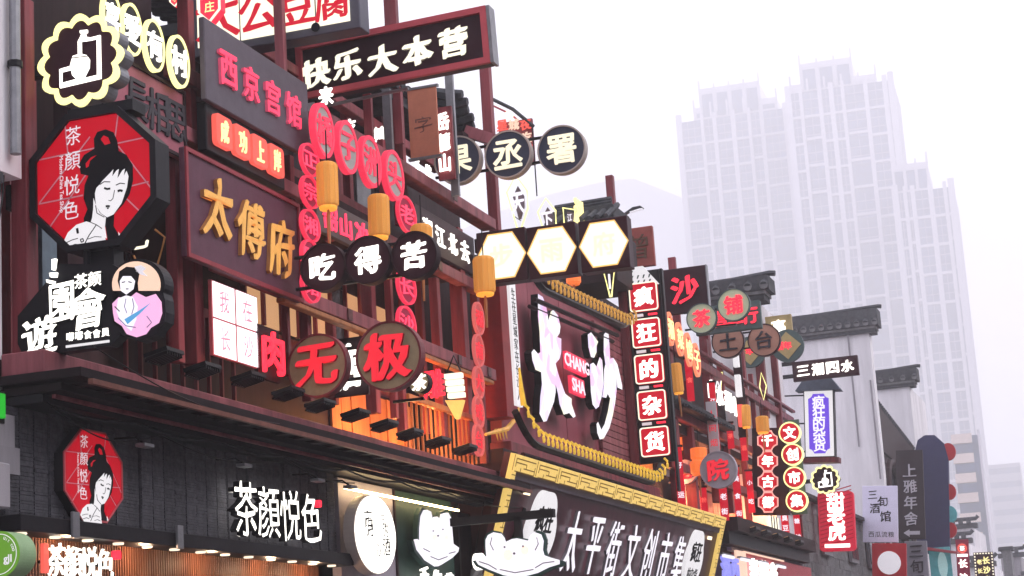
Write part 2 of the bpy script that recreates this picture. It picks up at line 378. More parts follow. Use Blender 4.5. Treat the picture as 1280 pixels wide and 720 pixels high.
for k in range(13): link('downlight', lm, A, (.12+k*.47, -.05, 2.984))
for xx in (.62, 2.28):
    boxp('louvre', greymetal, A, xx, xx+.1, -.19, -.165, 2.98, 3.18, .004)
boxp('panel', lilacpanel, A, 6.12, 7.62, .0, .1, 0, 3.93)
boxp('panel', greenpanel, A, 7.66, 9.55, .02, .12, 0, 3.93)
boxp('mullion', darkwood, A, 7.62, 7.66, -.02, .1, 0, 3.93)
boxp('light_strip', glow('eave_led', (1, .72, .36), 16), A, 6.1, 9.5, -.1, -.075, 3.80, 3.822)
boxp('wall', darkwood, A, 9.55, 11.0, .3, .4, 0, 3.9)
boxp('mullion', blackmetal, A, 9.56, 9.62, -.05, .1, 0, 3.9)
for yy in (13.0, 14.2, 15.4, 16.6, 17.6):
    ld = bpy.data.lights.new('downlight_glow', 'POINT'); ld.energy = 4.5; ld.color = (1, .62, .36); ld.shadow_soft_size = .04
    lo = bpy.data.objects.new('downlight_glow', ld); C.objects.link(lo); lo.location = (-7.97, yy, 2.93); lo.parent = None
    lo['label'] = 'recessed downlight over the wood slats %.1f m up the street' % yy; lo['category'] = 'lamp'
# drain pipe at the shop end
build(MB().tube([(10.95, -.45, 3.9), (10.6, -.3, 3.25), (10.35, -.2, 3.12)], .035, 8), 'drain_pipe', blackmetal, A)
build(MB().tube([(9.95, -.1, 0), (9.95, -.1, 2.95), (10.02, -.1, 3.08), (10.15, -.1, 3.12)], .09, 10), 'drain_pipe', greymetal, A)
# cables sagging along the eave and hanging over the shop panel, small unlit spot lamps on arms
def sag(p0, p1, dip, r_=.007, n=14): return MB().tube([(p0[0]+(p1[0]-p0[0])*k/n, p0[1]+(p1[1]-p0[1])*k/n, p0[2]+(p1[2]-p0[2])*k/n-dip*math.sin(math.pi*k/n)) for k in range(n+1)], r_, 4)
for p0, p1, dip in (((.1, -.3, 3.95), (1.9, -.25, 3.9), .16), ((1.9, -.25, 3.9), (4.2, -.25, 3.9), .1), ((4.2, -.3, 3.92), (6.1, -.2, 3.85), .07), ((.2, -.64, 4.35), (3.4, -.64, 4.12), .12), ((5.8, -.5, 4.0), (10.8, -.45, 3.9), .12), ((9.9, -.3, 4.0), (9.9, -.1, 3.2), .0)): build(sag(p0, p1, dip), 'cable', blackmetal, A)
for xx in (1.5, 3.3, 4.9, 5.7):
    h_ = boxp('spot_lamp', greymetal, A, xx, xx+.16, -.33, -.24, 3.76, 3.79, .004); build(MB().tube([(xx+.08, -.28, 3.79), (xx+.08, -.2, 3.85), (xx+.08, 0, 3.86)], .01, 5), 'arm', blackmetal, h_)
# bolts and plates where posts meet beams
bp_ = MB().box(-.06, .06, -.012, 0, -.06, .06).mesh('joint_plate', mat('plate', (.10, .03, .03), .4, .4, 20, metal=.3))
for (yy, zz) in ((14.9, 7.41), (16.3, 7.41), (17.8, 7.41), (15.6, 6.83), (17.8, 6.83), (19.9, 6.83), (21.6, 6.83), (23.0, 6.83), (16.9, 5.68), (18.5, 5.68), (20.2, 5.68), (21.9, 5.68), (23.0, 5.68), (20.2, 7.88), (22.3, 7.88)): link('joint_plate', bp_, A, (yy-A0, -.145 if zz < 6 else -.065, zz))
# balcony frame
for (x_, yt, yb, s) in ((39, 0, 452, .14), (225, 200, 452, .11), (241, 0, 182, .12), (250, 318, 455, .16), (362, 376, 470, .07), (386, 250, 500, .1), (470, 345, 515, .13),
                        (489, 180, 520, .08), (505, 400, 540, .1), (553, 350, 548, .11), (584, 290, 566, .17), (366, 195, 258, .1)):
    px(A, A0, x_, yt, yb, s)
for (x_, yt, yb) in ((415, 225, 300), (440, 130, 330), (480, 130, 220), (420, 400, 505), (530, 280, 540)): px(A, A0, x_, yt, yb, .1, X=-8.7, m_=maroon)
hbeam(A, A0, 14.9, 18.3, 7.41, .16, .12, -7.95, maroon2)
hbeam(A, A0, 18.3, 24.0, 7.88, .15, .2, -7.97, maroon2)
hbeam(A, A0, 14.3, 23.2, 6.83, .14, .14, -7.94, maroon2)
hbeam(A, A0, 15.5, 23.3, 5.68, .15, .12, -7.86, maroon2, name='balcony_rail')
hbeam(A, A0, 16.9, 23.2, 5.57, .05, .10, -7.86, lamplit_orange, name='balcony_rail')  # orange strip: warm light under the rail put in as colour
hbeam(A, A0, 20.4, 22.9, 5.05, .07, .08, -7.96, lamplit_orange, name='balcony_rail')
hbeam(A, A0, 12.4, 15.2, 8.35, .3, .15, -7.9, maroon)
hbeam(A, A0, 17.7, 23.2, 8.55, .12, .14, -8.4, maroon)
# lattice window behind the left posts
lw = boxp('window', blackmetal, A, 2.02, 2.6, .35, .4, 5.45, 6.75)
g = MB()
for k in range(7): g.box(2.02+k*.09, 2.035+k*.09, .32, .35, 5.45, 6.75)
for k in range(14): g.box(2.02, 2.6, .318, .352, 5.45+k*.1, 5.463+k*.1)
build(g, 'lattice', darkwood, lw)
boxp('door_panel', maroon, A, .55, .95, .3, .4, 4.36, 6.9); boxp('door_panel', darkwood, A, 1.4, 1.95, .3, .42, 4.36, 6.9)
boxp('window', jade, A, .98, 1.2, .28, .35, 4.36, 6.2)
# boards behind the balcony, warm lamp light partly in their colour
bm_ = MB().box(0, .27, 0, .03, 4.33, 5.35).mesh('board', lamplit_orange)
for k in range(9): link('board', bm_, A, (8.35+k*.285, 1.0+random.uniform(-.01, .01), 0))
boxp('wall', darkwood, A, 3.1, 11.0, 1.05, 1.2, 4.3, 5.4); boxp('wall', maroon, A, 3.1, 11.0, 1.1, 1.3, 5.4, 5.75)
for k in range(11):
    w_ = boxp('window', maroon, A, 6.1+k*.46, 6.14+k*.46, .98, 1.05, 5.75, 6.8)
    boxp('pane', warmpane if k not in (5, 9) else winglass, w_, 6.15+k*.46, 6.55+k*.46, 1.02, 1.04, 5.76, 6.55)
boxp('wall', darkwood, A, 6.1, 11.0, 1.02, 1.2, 6.56, 7.0)
boxp('fascia', maroon, A, 3.1, 9.0, .5, .6, 7.1, 7.45)
# dim storage behind upper storey: wall bays, beams and pale boards
for k in range(6): boxp('wall_bay', (maroon, darkwood, plaster2, maroon, greymetal, darkwood)[k], A, 5.9+k*.82, 6.35+k*.82, .9, 1.0, 7.15, 9.0-.1*k)
boxp('eave', rooftile, A, 5.7, 11.2, .3, 2.2, 8.95, 9.08); 
tm = MB().tube([(0, .2, 9.12), (0, 2.2, 9.6)], .07, 6).mesh('roof_tile', rooftile)
for k in range(30): link('roof_tile', tm, A, (5.75+k*.18, 0, 0))
# a second tiled roof behind the frame, seen through it
RR = root('rear_roof_house', 'dark tiled rear roof showing through the frame behind the red rimmed ovals', 'building', (-11.2, 18.2, 0), HALF)
boxp('wall', plaster2, RR, 0, 5.4, .3, 3, 6, 9.6); boxp('wall', darkwood, RR, .4, 1.6, .2, .3, 6, 9.4); boxp('wall', maroon, RR, 2.3, 3.2, .2, .3, 6, 9.4)
tmr = MB().tube([(0, -.3, 9.5), (0, 2.2, 10.6)], .08, 6).mesh('roof_tile', rooftile)
for k in range(27): link('roof_tile', tmr, RR, (.05+k*.2, 0, 0))
boxp('eave', rooftile, RR, 0, 5.4, -.25, .3, 9.35, 9.45)
rl_ = MB().box(-.012, .012, -.012, .012, 0, .62).mesh('baluster', lamplit_orange)
for k in range(16): link('baluster', rl_, A, (8.25+k*.155, .02, 4.4))
for k in range(9): boxp('window_bar', maroon, A, 3.5+k*.28, 3.53+k*.28, .96, 1.0, 4.4, 5.6)
# lit lamp inside the balcony
for yy, e in ((21.0, 34), (22.5, 30)):
    ld = bpy.data.lights.new('balcony_lamp', 'POINT'); ld.energy = e; ld.color = (1, .38, .12); ld.shadow_soft_size = .12
    lo = bpy.data.objects.new('balcony_lamp', ld); C.objects.link(lo); lo.location = (-8.45, yy, 4.75)
    lo['label'] = 'warm lamp on the balcony floor %.0f m up the street' % yy; lo['category'] = 'lamp'

# floodlights on the balcony edge
def floodlight(y, z, k, X=-7.68, s=1.0, lit=0):
    o = root('floodlight', '', 'floodlight', (X, y, z), HALF, 'black floodlights along the balcony edge')
    g = MB().box(-.15*s, .15*s, -.10*s, .12*s, .0, .035*s); 
    for i in range(7): g.box(-.14*s+i*.042*s, -.128*s+i*.042*s, -.09*s, .11*s, -.03*s, 0)
    build(g, 'housing', blackmetal, o, rot=(R(-12), 0, 0))
    boxp('lens', warmpane, o, -.12*s, .12*s, -.07*s, .09*s, .036*s, .044*s, rot=(R(-12), 0, 0))
    if lit: ld = bpy.data.lights.new('floodlight_beam', 'POINT'); ld.energy = lit; ld.color = (1, .45, .2); ld.shadow_soft_size = .08; lo = bpy.data.objects.new('floodlight_beam', ld); C.objects.link(lo); lo.location = (0, -.02, .16); lo.parent = o
    build(MB().tube([(-.12*s, .05*s, .0), (-.12*s, .12*s, -.05*s), (.12*s, .12*s, -.05*s), (.12*s, .05*s, 0)], .01, 5), 'bracket', blackmetal, o)
    return o
FL = [(207, 445, 'left of the brown post'), (255, 463, 'below the brown post'), (312, 474, 'under the white lit window sign'), (362, 492, 'below the red neon meat letter'), (402, 507, 'under the disc reading wu'),
      (446, 519, 'between the two big red lettered discs'), (482, 532, 'right of the disc reading ji'), (514, 543, 'below the small round olive sign'), (549, 553, 'below the lit yellow ice cream shaped sign'), (583, 562, 'at the foot of the last balcony post')]
for k, (x_, y_, d_) in enumerate(FL):
    a = onX(x_, y_, -7.62); f_ = floodlight(a.y, a.z, k, -7.62, 1.0, (0, 1.0, 1.2, .8, 0, 0, 2.5, 5.0, 6.0, 6.0)[k]); f_['label'] = 'black finned floodlight on balcony edge, '+d_

# ---- building B : maroon hall with glowing roof ridges
B0 = 24.1
B = bld('souvenir_hall_building', 'tall maroon shop hall with glowing yellow tiled ridges and a big pastel city sign', B0)
boxp('wall', darkwood, B, 0, 8.2, 1.2, 5, 0, 8.0)
boxp('wall', darkwood, B, 0.1, 7.6, .35, 1.2, 0, 4.6); boxp('wall', darkwood, B, -1.0, 2.2, 1.3, 1.6, 8.001, 8.75); boxp('wall', darkwood, B, -1.0, -.01, 1.3, 1.6, 4, 8.0)
# big board of vertical maroon boards
for k in range(14): boxp('board', mat('mauve_board', (.29, .065, .09), .5, .2, 3, streak=True), B, .12+k*.512, .12+k*.512+.505, .14+random.uniform(-.003, .003), .3, 4.9, 7.5-.0*k)
sl_ = MB().box(4.9, 7.15, .08, .13, 0, .1).mesh('slat', maroon2)
for k in range(20): link('slat', sl_, B, (0, 0, 5.1+k*.115))
for (x_, yt, yb, s, m_) in ((640-6, 352, 520, .34, redpaint), (790, 350, 600, .12, maroon)): px(B, B0, x_, yt, yb, s, -7.95, m_)
hbeam(B, B0, 24.0, 32.0, 4.78, .25, .3, -7.95, maroon)
for (x_, yt, yb, s) in ((620, 60, 352, .14), (772, 224, 360, .13), (604, 350, 600, .1)): px(B, B0, x_, yt, yb, s, -8.1, maroon)
hbeam(B, B0, 24.0, 32, 7.62, .2, .25, -8.05, darkwood)
def ridge(par, Y0, y0, y1, z0, z1, X, tile, curl=.35, X0=-8.0, droop=.0, name='ridge_tile', n=None, amp=.1):
    """curved glowing tile ridge: an S-shaped tile every few centimetres on a dark bed with upturned ends"""
    n = n or int((y1-y0)/.19); L = y1-y0
    pts = []
    for i in range(41):
        t = i/40; up = curl*(max(0, (t-.88)/.12)**2+max(0, (.12-t)/.12)**2)
        pts.append((y0+L*t-Y0, -(X-X0)+.06, z0+(z1-z0)*t+up-droop*math.sin(t*math.pi)))
    for a_, b_ in ((-.04, .05), (-.17, .035), (-.26, .03)):
        build(MB().tube([(p[0], p[1]+.02-a_*.9, p[2]+a_) for p in (pts if a_ > -.1 else [(p_[0], p_[1], z0+(z1-z0)*i_/40) for i_, p_ in enumerate(pts)][3:38])], b_, 6), 'ridge_bed', darkwood if a_ < -.1 else blackmetal, par)
    tm = MB().tube([(-.03, -.02, amp), (.03, -.05, amp*.5), (-.02, -.06, 0), (.05, -.04, -amp*.6), (.09, -.03, -amp*.2)], .021, 5).mesh(name, tile)
    for i in range(n):
        t = (i+.5)/n; up = curl*(max(0, (t-.88)/.12)**2+max(0, (.12-t)/.12)**2)
        link(name, tm, par, (y0+L*t-Y0, -(X-X0)+.03, z0+(z1-z0)*t+up-droop*math.sin(t*math.pi)+.03), (0, random.uniform(-.1, .1), 0))
q0 = onX(676, 352, -7.6); q1 = onX(796, 408, -7.6); ridge(B, B0, q0.y, q1.y, q0.z, q1.z, -7.6, dimtile, .18)
q0 = onX(657, 545, -7.3); q1 = onX(836, 604, -7.3); qz = onX(740, 572, -7.3).z; ridge(B, B0, q0.y, q1.y, qz, qz, -7.3, yeltile, .35, amp=.09)
# upturned dragon horn at the left end of the lower ridge
a = onX(655, 505, -7.3)
hy = q0.y-B0
build(MB().tube([(hy, -.7, qz+.38), (hy-.06, -.7, qz+.6), (hy-.08, -.7, qz+.85)], [.04, .03, .012], 6), 'ridge_horn', yeltile, B)
hp = [onX(*p, -8.0) for p in ((649, 507), (646, 522), (634, 536), (607, 543))]
build(MB().tube([(p.y-B0, .0, p.z) for p in hp], [.012, .03, .035, .02], 6), 'ridge_horn', dimtile, B)
for k in range(4): build(MB().tube([(hp[2].y-B0-.1-.13*k, 0, hp[2].z-.02*k), (hp[2].y-B0-.02-.13*k, 0, hp[2].z-.14-.02*k)], [.02, .004], 5), 'ridge_horn', dimtile, B)
boxp('canopy', darkwood, B, q0.y-B0, q1.y-B0+.1, -.65, .3, qz-.42, qz-.3)
boxp('canopy', darkwood, B, -.6, 0, -.1, 1.2, 4.5, 4.75)
# dark tiled roof behind the hexagon boxes
q0 = onY(689, 292, 29.5); q1 = onY(765, 283, 29.5)
TR_ = root('tiled_roof', 'small dark tiled roof showing just above the hexagon light boxes', 'roof', q0); rw_ = q1.x-q0.x
boxp('gable', darkwood, TR_, 0, rw_, .1, 1.5, -.9, .0); boxp('eave', rooftile, TR_, -.1, rw_+.1, -.3, .2, .0, .06)
tq = MB().tube([(0, -.3, .09), (0, .5, .46)], .05, 6).mesh('roof_tile', rooftile)
for k in range(8): link('roof_tile', tq, TR_, (.03+k*rw_/7.3, 0, 0))
for k in range(3): build(MB().tube([(-.05-.0*k, .5, .46+.05*k), (rw_*.9, .5, .48+.05*k)], .045, 6), 'roof_ridge', rooftile, TR_)
boxp('roof_deck', rooftile, TR_, 0, rw_, .15, 1.2, .06, .4)

# ---- building C : cluttered balcony house
C0 = 32.6
Cb = bld('balcony_house', 'far maroon timber house crowded with red banners above a pink lit shop front', C0)
boxp('wall', darkwood, Cb, 0, 13.0, 1.0, 5, 0, 8.6)
boxp('floor_slab', darkwood, Cb, 0, 13.0, .1, 1.0, 4.62, 4.8)
boxp('fascia', darkwood, Cb, 4.2, 13.0, -.35, .1, 4.45, 4.72); boxp('soffit', blackmetal, Cb, 4.0, 12.9, -.2, .1, 4.2, 4.44)
boxp('floor_slab', darkwood, Cb, 0, 10, .1, 1.0, 6.15, 6.3)
boxp('eave', rooftile, Cb, .0, 5.0, -.3, .4, 6.5, 6.6)
for k in range(24): build(MB().tube([(.1+k*.2, -.35, 6.48), (.1+k*.2, .3, 6.7)], .035, 5), 'roof_tile', rooftile, Cb)
for zz in (7.68, 6.42, 5.45):
    hbeam(Cb, C0, 33.0, 46.0, zz, .16, .14, -7.95, maroon)
hbeam(Cb, C0, 36.0, 46.0, 7.9, .06, .1, -7.9, maroon2)
for (x_, yt, yb, s) in ((846, 400, 640, .2), (893, 430, 625, .16), (915, 560, 640, .2), (935, 520, 660, .12), (1000, 560, 680, .1), (868, 480, 640, .2), (888, 370, 500, .2), (905, 455, 500, .12), (933, 440, 510, .2), (945, 470, 560, .1), (958, 440, 520, .2), (976, 445, 560, .26)):
    px(Cb, C0, x_, yt, yb, s)
for k in range(20):
    boxp('board', lamplit_orange if k > 6 else maroon, Cb, 4.4+k*.42, 4.8+k*.42, .8, .84, 4.8, 5.5)
for k in range(9): boxp('window', warmorange if k % 3 == 1 else winglass, Cb, .5+k*1.35, 1.5+k*1.35, .92, .99, 5.6, 6.1)
for k in range(9): boxp('window', warmpane if k in (0, 3) else winglass, Cb, .5+k*1.35, 1.5+k*1.35, .92, .99, 6.6, 7.4)
boxp('shop_board', pinktrim, Cb, 5.5, 13.5, -.1, .1, 3.2, 4.12)
boxp('fascia', darkwood, Cb, -1, 5.6, .1, .4, 0, 4.4)
boxp('light_strip', peach, Cb, 5.5, 9.8, -.16, -.13, 4.10, 4.13)
boxp('wall', lilacpanel, Cb, 5.0, 13.0, -.02, .08, 4.13, 4.24)
for (x0, yy) in ((34.5, 30), (38.5, 40), (42.5, 35)):
    ld = bpy.data.lights.new('balcony_lamp', 'POINT'); ld.energy = yy*1.3; ld.color = (1, .3, .14); ld.shadow_soft_size = .12
    lo = bpy.data.objects.new('balcony_lamp', ld); C.objects.link(lo); lo.location = (-8.35, x0, 5.3)
    lo['label'] = 'warm lamp on the far balcony floor %.0f m up the street' % x0; lo['category'] = 'lamp'

# ---- horse-head firewalls with tile caps
def firewall(label, x0, x1, ytop, Y, depth=9.0, zlo=0, m_=plaster, capn=0, caph=.55, over=.35, depth_=None):
    l, r_ = onY(x0, ytop, Y), onY(x1, ytop-(x1-x0)*.1, Y); top = (l.z+r_.z)/2; w_ = r_.x-l.x
    o = root('firewall', label, 'building', (l.x, Y, 0), 0)
    boxp('wall', m_, o, 0, w_, 0, depth, zlo, top-caph)
    boxp('cap', rooftile, o, -.1, w_+over*.6, -.15, .55, top-caph, top-caph+.12); boxp('cap', greybrick, o, -.1, w_+over*.7, -.2, .6, top-caph+.125, top-caph+.2)
    boxp('cap', rooftile, o, -.1, w_+over, -.22, .6, top-caph+.21, top-.08)
    n = max(4, int(w_/.26)); tm = MB().tube([(0, -.32, 0), (0, -.1, .14), (0, .15, .26)], .085, 8).mesh('cap_tile', rooftile); t2 = MB().lathe([(.10, 0), (.10, .03)], 8).mesh('tile_end', greybrick)
    for k in range(n):
        q = link('cap_tile', tm, o, (.1+k*(w_+over-.2)/(n-1), 0, top-caph+.30)); link('tile_end', t2, q, (0, -.3, 0), (HALF, 0, 0))
    build(MB().tube([(-.1, .1, top-.06), (w_*.6, .1, top-.04), (w_+over, .1, top+.02), (w_+over+.12, .1, top+.0)], .07, 6), 'cap_ridge', rooftile, o)
    return o, w_, top
firewall('white firewall with dark tile cap rising behind the red-lettered board', 872, 943, 352, 43.0, 2.5, caph=.62)
Dw, dw, dt = firewall('tall stained white firewall with tile cap behind the four-character sign', 925, 1083, 402, 61.5, .6, 0, plaster, caph=.85)
firewall('narrow white firewall with a tile cap in front of the hazy towers', 1083, 1134, 464, 72.0, 5, caph=.75)
# lower windows and pipes of the tall firewall house
dY = 46.0
D = bld('grey_brick_house', 'grey brick house with small windows behind the round red character signs', dY)
boxp('wall', plaster2, D, .1, 15.4, .12, 6, 0, 5.9)
boxp('eave', rooftile, D, .0, 15.5, -.06, .4, 5.9, 6.0)
for j in range(9):
    for i in range(22):
        boxp('brick', greybrick, D, .2+i*.68+(j % 2)*.3, .86+i*.68+(j % 2)*.3, .105+random.random()*.01, .13, 3.6+j*.25, 3.84+j*.25)
for i, (xx, zz) in enumerate(((3, 4.6), (7.5, 4.6), (11, 4.6))):
    w_ = boxp('window', greymetal, D, xx, xx+1.3, .0, .08, zz, zz+1.0); boxp('pane', winglass, w_, xx+.1, xx+.6, -.02, 0, zz+.1, zz+.9); boxp('pane', winglass, w_, xx+.7, xx+1.2, -.02, 0, zz+.1, zz+.9)
build(MB().tube([(14.6, -.1, 0), (14.6, -.1, 5.6), (13.2, -.3, 5.8), (11.5, -.4, 5.8)], .06, 7), 'pipe', blackmetal, D)
boxp('shop_board', lamplit_orange, D, 1.5, 6.0, -.15, .1, 2.9, 3.6)

def ac_unit(x, y, Y, label):
    p = onY(x, y, Y); T = root('air_conditioner', label, 'air conditioner', p, 0, None)
    boxp('case', plaster, T, -.42, .42, -.3, 0, -.28, .28, .01); build(MB().ring(circ(.22, 24, -.1), circ(.2, 24, -.1), -.315, -.301), 'fan_guard', blackmetal, T)
    build(MB().prism(circ(.19, 20, -.1), -.304, -.3005), 'fan', greymetal, T); boxp('bracket', blackmetal, T, -.4, .4, -.28, 0, -.33, -.285)
for (x, y0, y1, Y_, lb) in ((1058, 400, 560, 61.4, 'thin vertical pipe down the right part of the tall firewall'), (1088, 475, 600, 61.4, 'thin dark cable down the right edge of the tall firewall')):
    a_ = onY(x, y0, Y_); b_ = onY(x, y1, Y_); T = root('wall_pipe', lb, 'pipe', (a_.x, Y_, b_.z)); build(MB().tube([(0, 0, 0), (0, 0, a_.z-b_.z)], .03, 6), 'pipe', plaster2, T)
# ---- dark eaved house with arch
e0 = 61.6
Eh = bld('dark_eaved_house', 'house with steep dark tiled eave and dark arched passage beside the tall firewall', e0)
boxp('wall', plaster2, Eh, 0, 10.2, .3, 6, 0, 8.4)
a = onX(1091, 505, -7.8); b = onX(1139, 562, -7.8)
g = MB(); n_ = 26
boxp('soffit', darkwood, Eh, .7, 10.2, .1, .5, 8.3, 9.3)
build(MB().prism([(.7, 8.6), (10.1, 8.4), (10.1, 9.5), (.7, 10.15)], .02, .6), 'eave', darkwood, Eh)  # dark panel shaped as the shade on the wall below the eave
for k in range(n_): link('roof_tile', MB().tube([(0, -.15, 0), (0, .6, .35)], .12, 6).mesh('roof_tile', rooftile), Eh, (.75+k*.36, .15, 10.15-k*.026))
arch = [(2.0+1.6*math.cos(R(t)), 7.0+1.3*math.sin(R(t))) for t in range(0, 181, 15)]
build(MB().prism([(3.6, 4)]+arch+[(.4, 4)], -.02, .32), 'arch_opening', winglass, Eh)
build(MB().tube([(3.6, -.1, 4)]+[(p[0], -.1, p[1]) for p in arch]+[(.4, -.1, 4)], .12, 6), 'arch_frame', darkwood, Eh)
for k in range(3): boxp('shutter', darkwood if k != 1 else greenpanel, Eh, 4.4+k*1.9, 5.8+k*1.9, .2, .3, 4.2, 8.0)

# ---- far row of small houses at the right edge
def farhouse(label, x0, x1, ytop, Y, m_=plaster, steps=1):
    l = onY(x0, ytop, Y); r_ = onY(x1, ytop, Y); w_ = r_.x-l.x; sc_ = Y/60
    o = root('far_house', label, 'building', (l.x, Y, 0))
    for s in range(steps):
        xa, xb = w_*s/steps, w_*(s+1)/steps; tz = l.z-s*.75*sc_
        boxp('wall', m_, o, xa, xb, .02*s, 8, 0, tz-.4)
        boxp('cap', rooftile, o, xa-.15, xb+.25, -.25, .6, tz-.4, tz-.12)
        n = max(3, int((xb-xa)/.4)); tm = MB().box(-.11, .11, -.4, .3, 0, .3).mesh('cap_tile', rooftile)
        for k in range(n): link('cap_tile', tm, o, (xa+(k+.5)*(xb-xa)/n, 0, tz-.11))
        build(MB().tube([(xa-.1, 0, tz+.15), (xb+.2, 0, tz+.15), (xb+.35, 0, tz+.3)], .13, 6), 'cap_ridge', rooftile, o)
    return o
farhouse('pale stepped gable house with dark tile caps below the striped balcony tower', 1183, 1262, 672, 112, plaster, 3)
farhouse('small dark capped gable peeking over the stepped pale house', 1186, 1216, 654, 118, plaster, 1)
o = farhouse('lower pale house with dark roof line at the right edge', 1250, 1300, 690, 128, plaster2, 2)
o = root('far_house', 'dark brick corner pier with a tile cap between far pale gables', 'building', onY(1256, 720, 108).copy()); o.location.z = 0
h_ = onY(1258, 688, 108).z
boxp('wall', greybrick, o, 0, .45, 0, 1.5, 0, h_); boxp('cap', rooftile, o, -.15, .6, -.2, 1.6, h_, h_+.2)

# ================================================================== hazy towers
def tower(label, x0, x1, ytop, Y, depth, cols, rz=R(3.0), crown=(), m_=towerwall, fl=4.35, band=3):
    l, r_ = onY(x0, ytop, Y), onY(x1, ytop-(x1-x0)*.15, Y); w_ = (r_.x-l.x); H = l.z
    o = root('tower_block', label, 'tower', (l.x, Y, 0), rz)
    boxp('core', towerglass, o, .5, w_-.5, 1.2, depth, 0, H-2.0)
    u = w_/sum(cols); xs = [0]
    for c_ in cols: xs.append(xs[-1]+c_*u)
    for i, xx in enumerate(xs):
        t = 1.4 if i in (0, len(xs)-1) else (1.1, .8, .95)[i % 3]
        boxp('pilaster', m_, o, xx-t, xx+t, -.6, 1.2, 0, H+(1.6 if i in (0, len(xs)-1) else .5))
    sp = {}
    nb = int((H-4)/(fl*band)); cnt = 0; pm_ = {}
    for k in range(nb):
        z = H-2.0-(k+1)*fl*band
        for i in range(len(cols)):
            cw = round(xs[i+1]-xs[i]-1.9, 1)
            off = 0 if (i % 3 != 1) else fl*.5
            if cw not in pm_:
                pm_[cw] = MB().box(0, cw, .8, 1.19, .9, fl*band-.25).mesh('window', towerglass)
                g = MB().box(0, cw, -.2, 1.1, 0, .85); sp[cw] = g.mesh('spandrel', m_)
                nn = max(2, int(cw/3.0)); g = MB()
                for q in range(1, nn): g.box(cw*q/nn-.14, cw*q/nn+.14, .5, .79, .9, fl*band-.26)
                for q in range(1, band): g.box(.02, cw-.02, .4, .78, q*fl, q*fl+.4)
                pm_[(cw, 'm')] = g.mesh('mullions', mat('tower_mullion', (.30, .28, .34), .8, .2, .3))
            if k == 0: off = 0
            if random.random() < .12 and k > 2: link('spandrel', sp[cw], o, (xs[i]+.95, 0, z+off), s=(1, 1, 1.35)); continue
            link('spandrel', sp[cw], o, (xs[i]+.95, 0, z+off), s=(1, 1, 1.35)); cnt += 1
            q = link('window', pm_[cw], o, (xs[i]+.95, .01, z)); link('mullions', pm_[(cw, 'm')], q)
    for (a, b, h_) in crown:
        boxp('crown', m_, o, a*w_, b*w_, 1.2, depth*.8, H-2, H+h_)
        n = max(3, int((b-a)*w_/7))
        for q in range(n+1): boxp('fin', m_, o, a*w_+(b-a)*w_*q/n-.45, a*w_+(b-a)*w_*q/n+.45, .6, 1.6, H-2, H+h_+(4.4 if q in (0, n) else 2.0))
        for q in range(n): boxp('crown_glass', towerglass, o, a*w_+(b-a)*w_*(q+.14)/n, a*w_+(b-a)*w_*(q+.86)/n, 1.0, 1.19, H-1, H+h_-3.2)
    for q in range(5): boxp('pilaster', m_, o, w_-.2, w_+.8, 1.3+q*(depth-2)/4, 3.0+q*(depth-2)/4, 0, H+1)
    for k in range(nb): boxp('spandrel', m_, o, w_-.19, w_+.5, 1.25, depth-.2, H-2.0-(k+1)*fl*band, H-1.2-(k+1)*fl*band)
    return o, w_, H
tower('broad left tower block fading into the mist behind the firewalls', 848, 990, 148, 900, 52, (1.9, 1.0, 1.5, 1.3, 1.0, 1.9, .7),
      crown=((.14, .86, 4.5), (.2, .72, 14)))
tower('tallest middle tower block with spiked crown in the mist', 984, 1112, 112, 865, 52, (1.0, 1.5, .9, .9, 1.8, 1.5, .5),
      crown=((.03, .86, 2.2), (.14, .64, 12)))
tower('lower right tower block with stepped crown in the mist', 1118, 1188, 236, 840, 54, (.9, .7, 1.6, 1.3, .6),
      crown=((.0, .62, 11),))
# striped balcony tower in front of them
l, r_ = onY(1188, 540, 400), onY(1224, 540, 400)
o = root('tower_block', 'slim tower with beige balcony stripes above the stepped pale house', 'tower', (l.x, 400, 0), R(3))
w_ = r_.x-l.x; boxp('core', towerglass, o, .2, w_-.2, .5, 14, 0, l.z-1)
bmsh = MB().box(0, w_*.72, -1.0, .5, 0, 1.9).mesh('balcony', towerbeige)
for k in range(14):
    q = link('balcony', bmsh, o, (0, 0, l.z-2.6-k*4.05)); boxp('window', towerglass, o, .5, w_*.7, .2, .49, l.z-4.4-k*4.05, l.z-2.75-k*4.05)
    for s in range(3): boxp('window', towerglass, o, w_*(.74+s*.06), w_*(.77+s*.06), .3, .49, l.z-4.6-k*4.05, l.z-2.8-k*4.05)
boxp('pilaster', towerwall, o, w_*.92, w_, -.2, 14, 0, l.z)
# faint far blocks
l, r_ = onY(1231, 582, 1000), onY(1275, 582, 1000)
o = root('tower_block', 'faint square block at the right edge nearly lost in mist', 'tower', (l.x, 1000, 0), R(2))
boxp('wall', farwall, o, 0, r_.x-l.x, 0, 20, 0, l.z)
for k in range(9): boxp('band', towerglass, o, .3, r_.x-l.x-.3, -.12, -.02, l.z-5-k*7, l.z-2-k*7)
pts = [onY(*p, 1350) for p in ((560, 300), (620, 266), (690, 242), (750, 228), (792, 223), (850, 246), (870, 330), (870, 520), (560, 520))]
c0 = onY(560, 520, 1350)
o = root('hazy_block', 'pale sloping roofed block behind the hexagon light boxes, lost in mist', 'building', (c0.x, 1350, 0))
poly = [(p.x-c0.x, max(p.z, 0)) for p in pts]
poly[0] = (0, poly[0][1]); poly[-1] = (poly[-1][0], 0); poly[-2] = (poly[-2][0], 0)
build(MB().prism(poly, 0, 30), 'wall', farwall, o)
for k in range(10): boxp('band', towerglass, o, 6+(poly[-2][0]-12)*.0, poly[-2][0]-4, -.3, -.02, 6+k*7.5, 8.5+k*7.5)
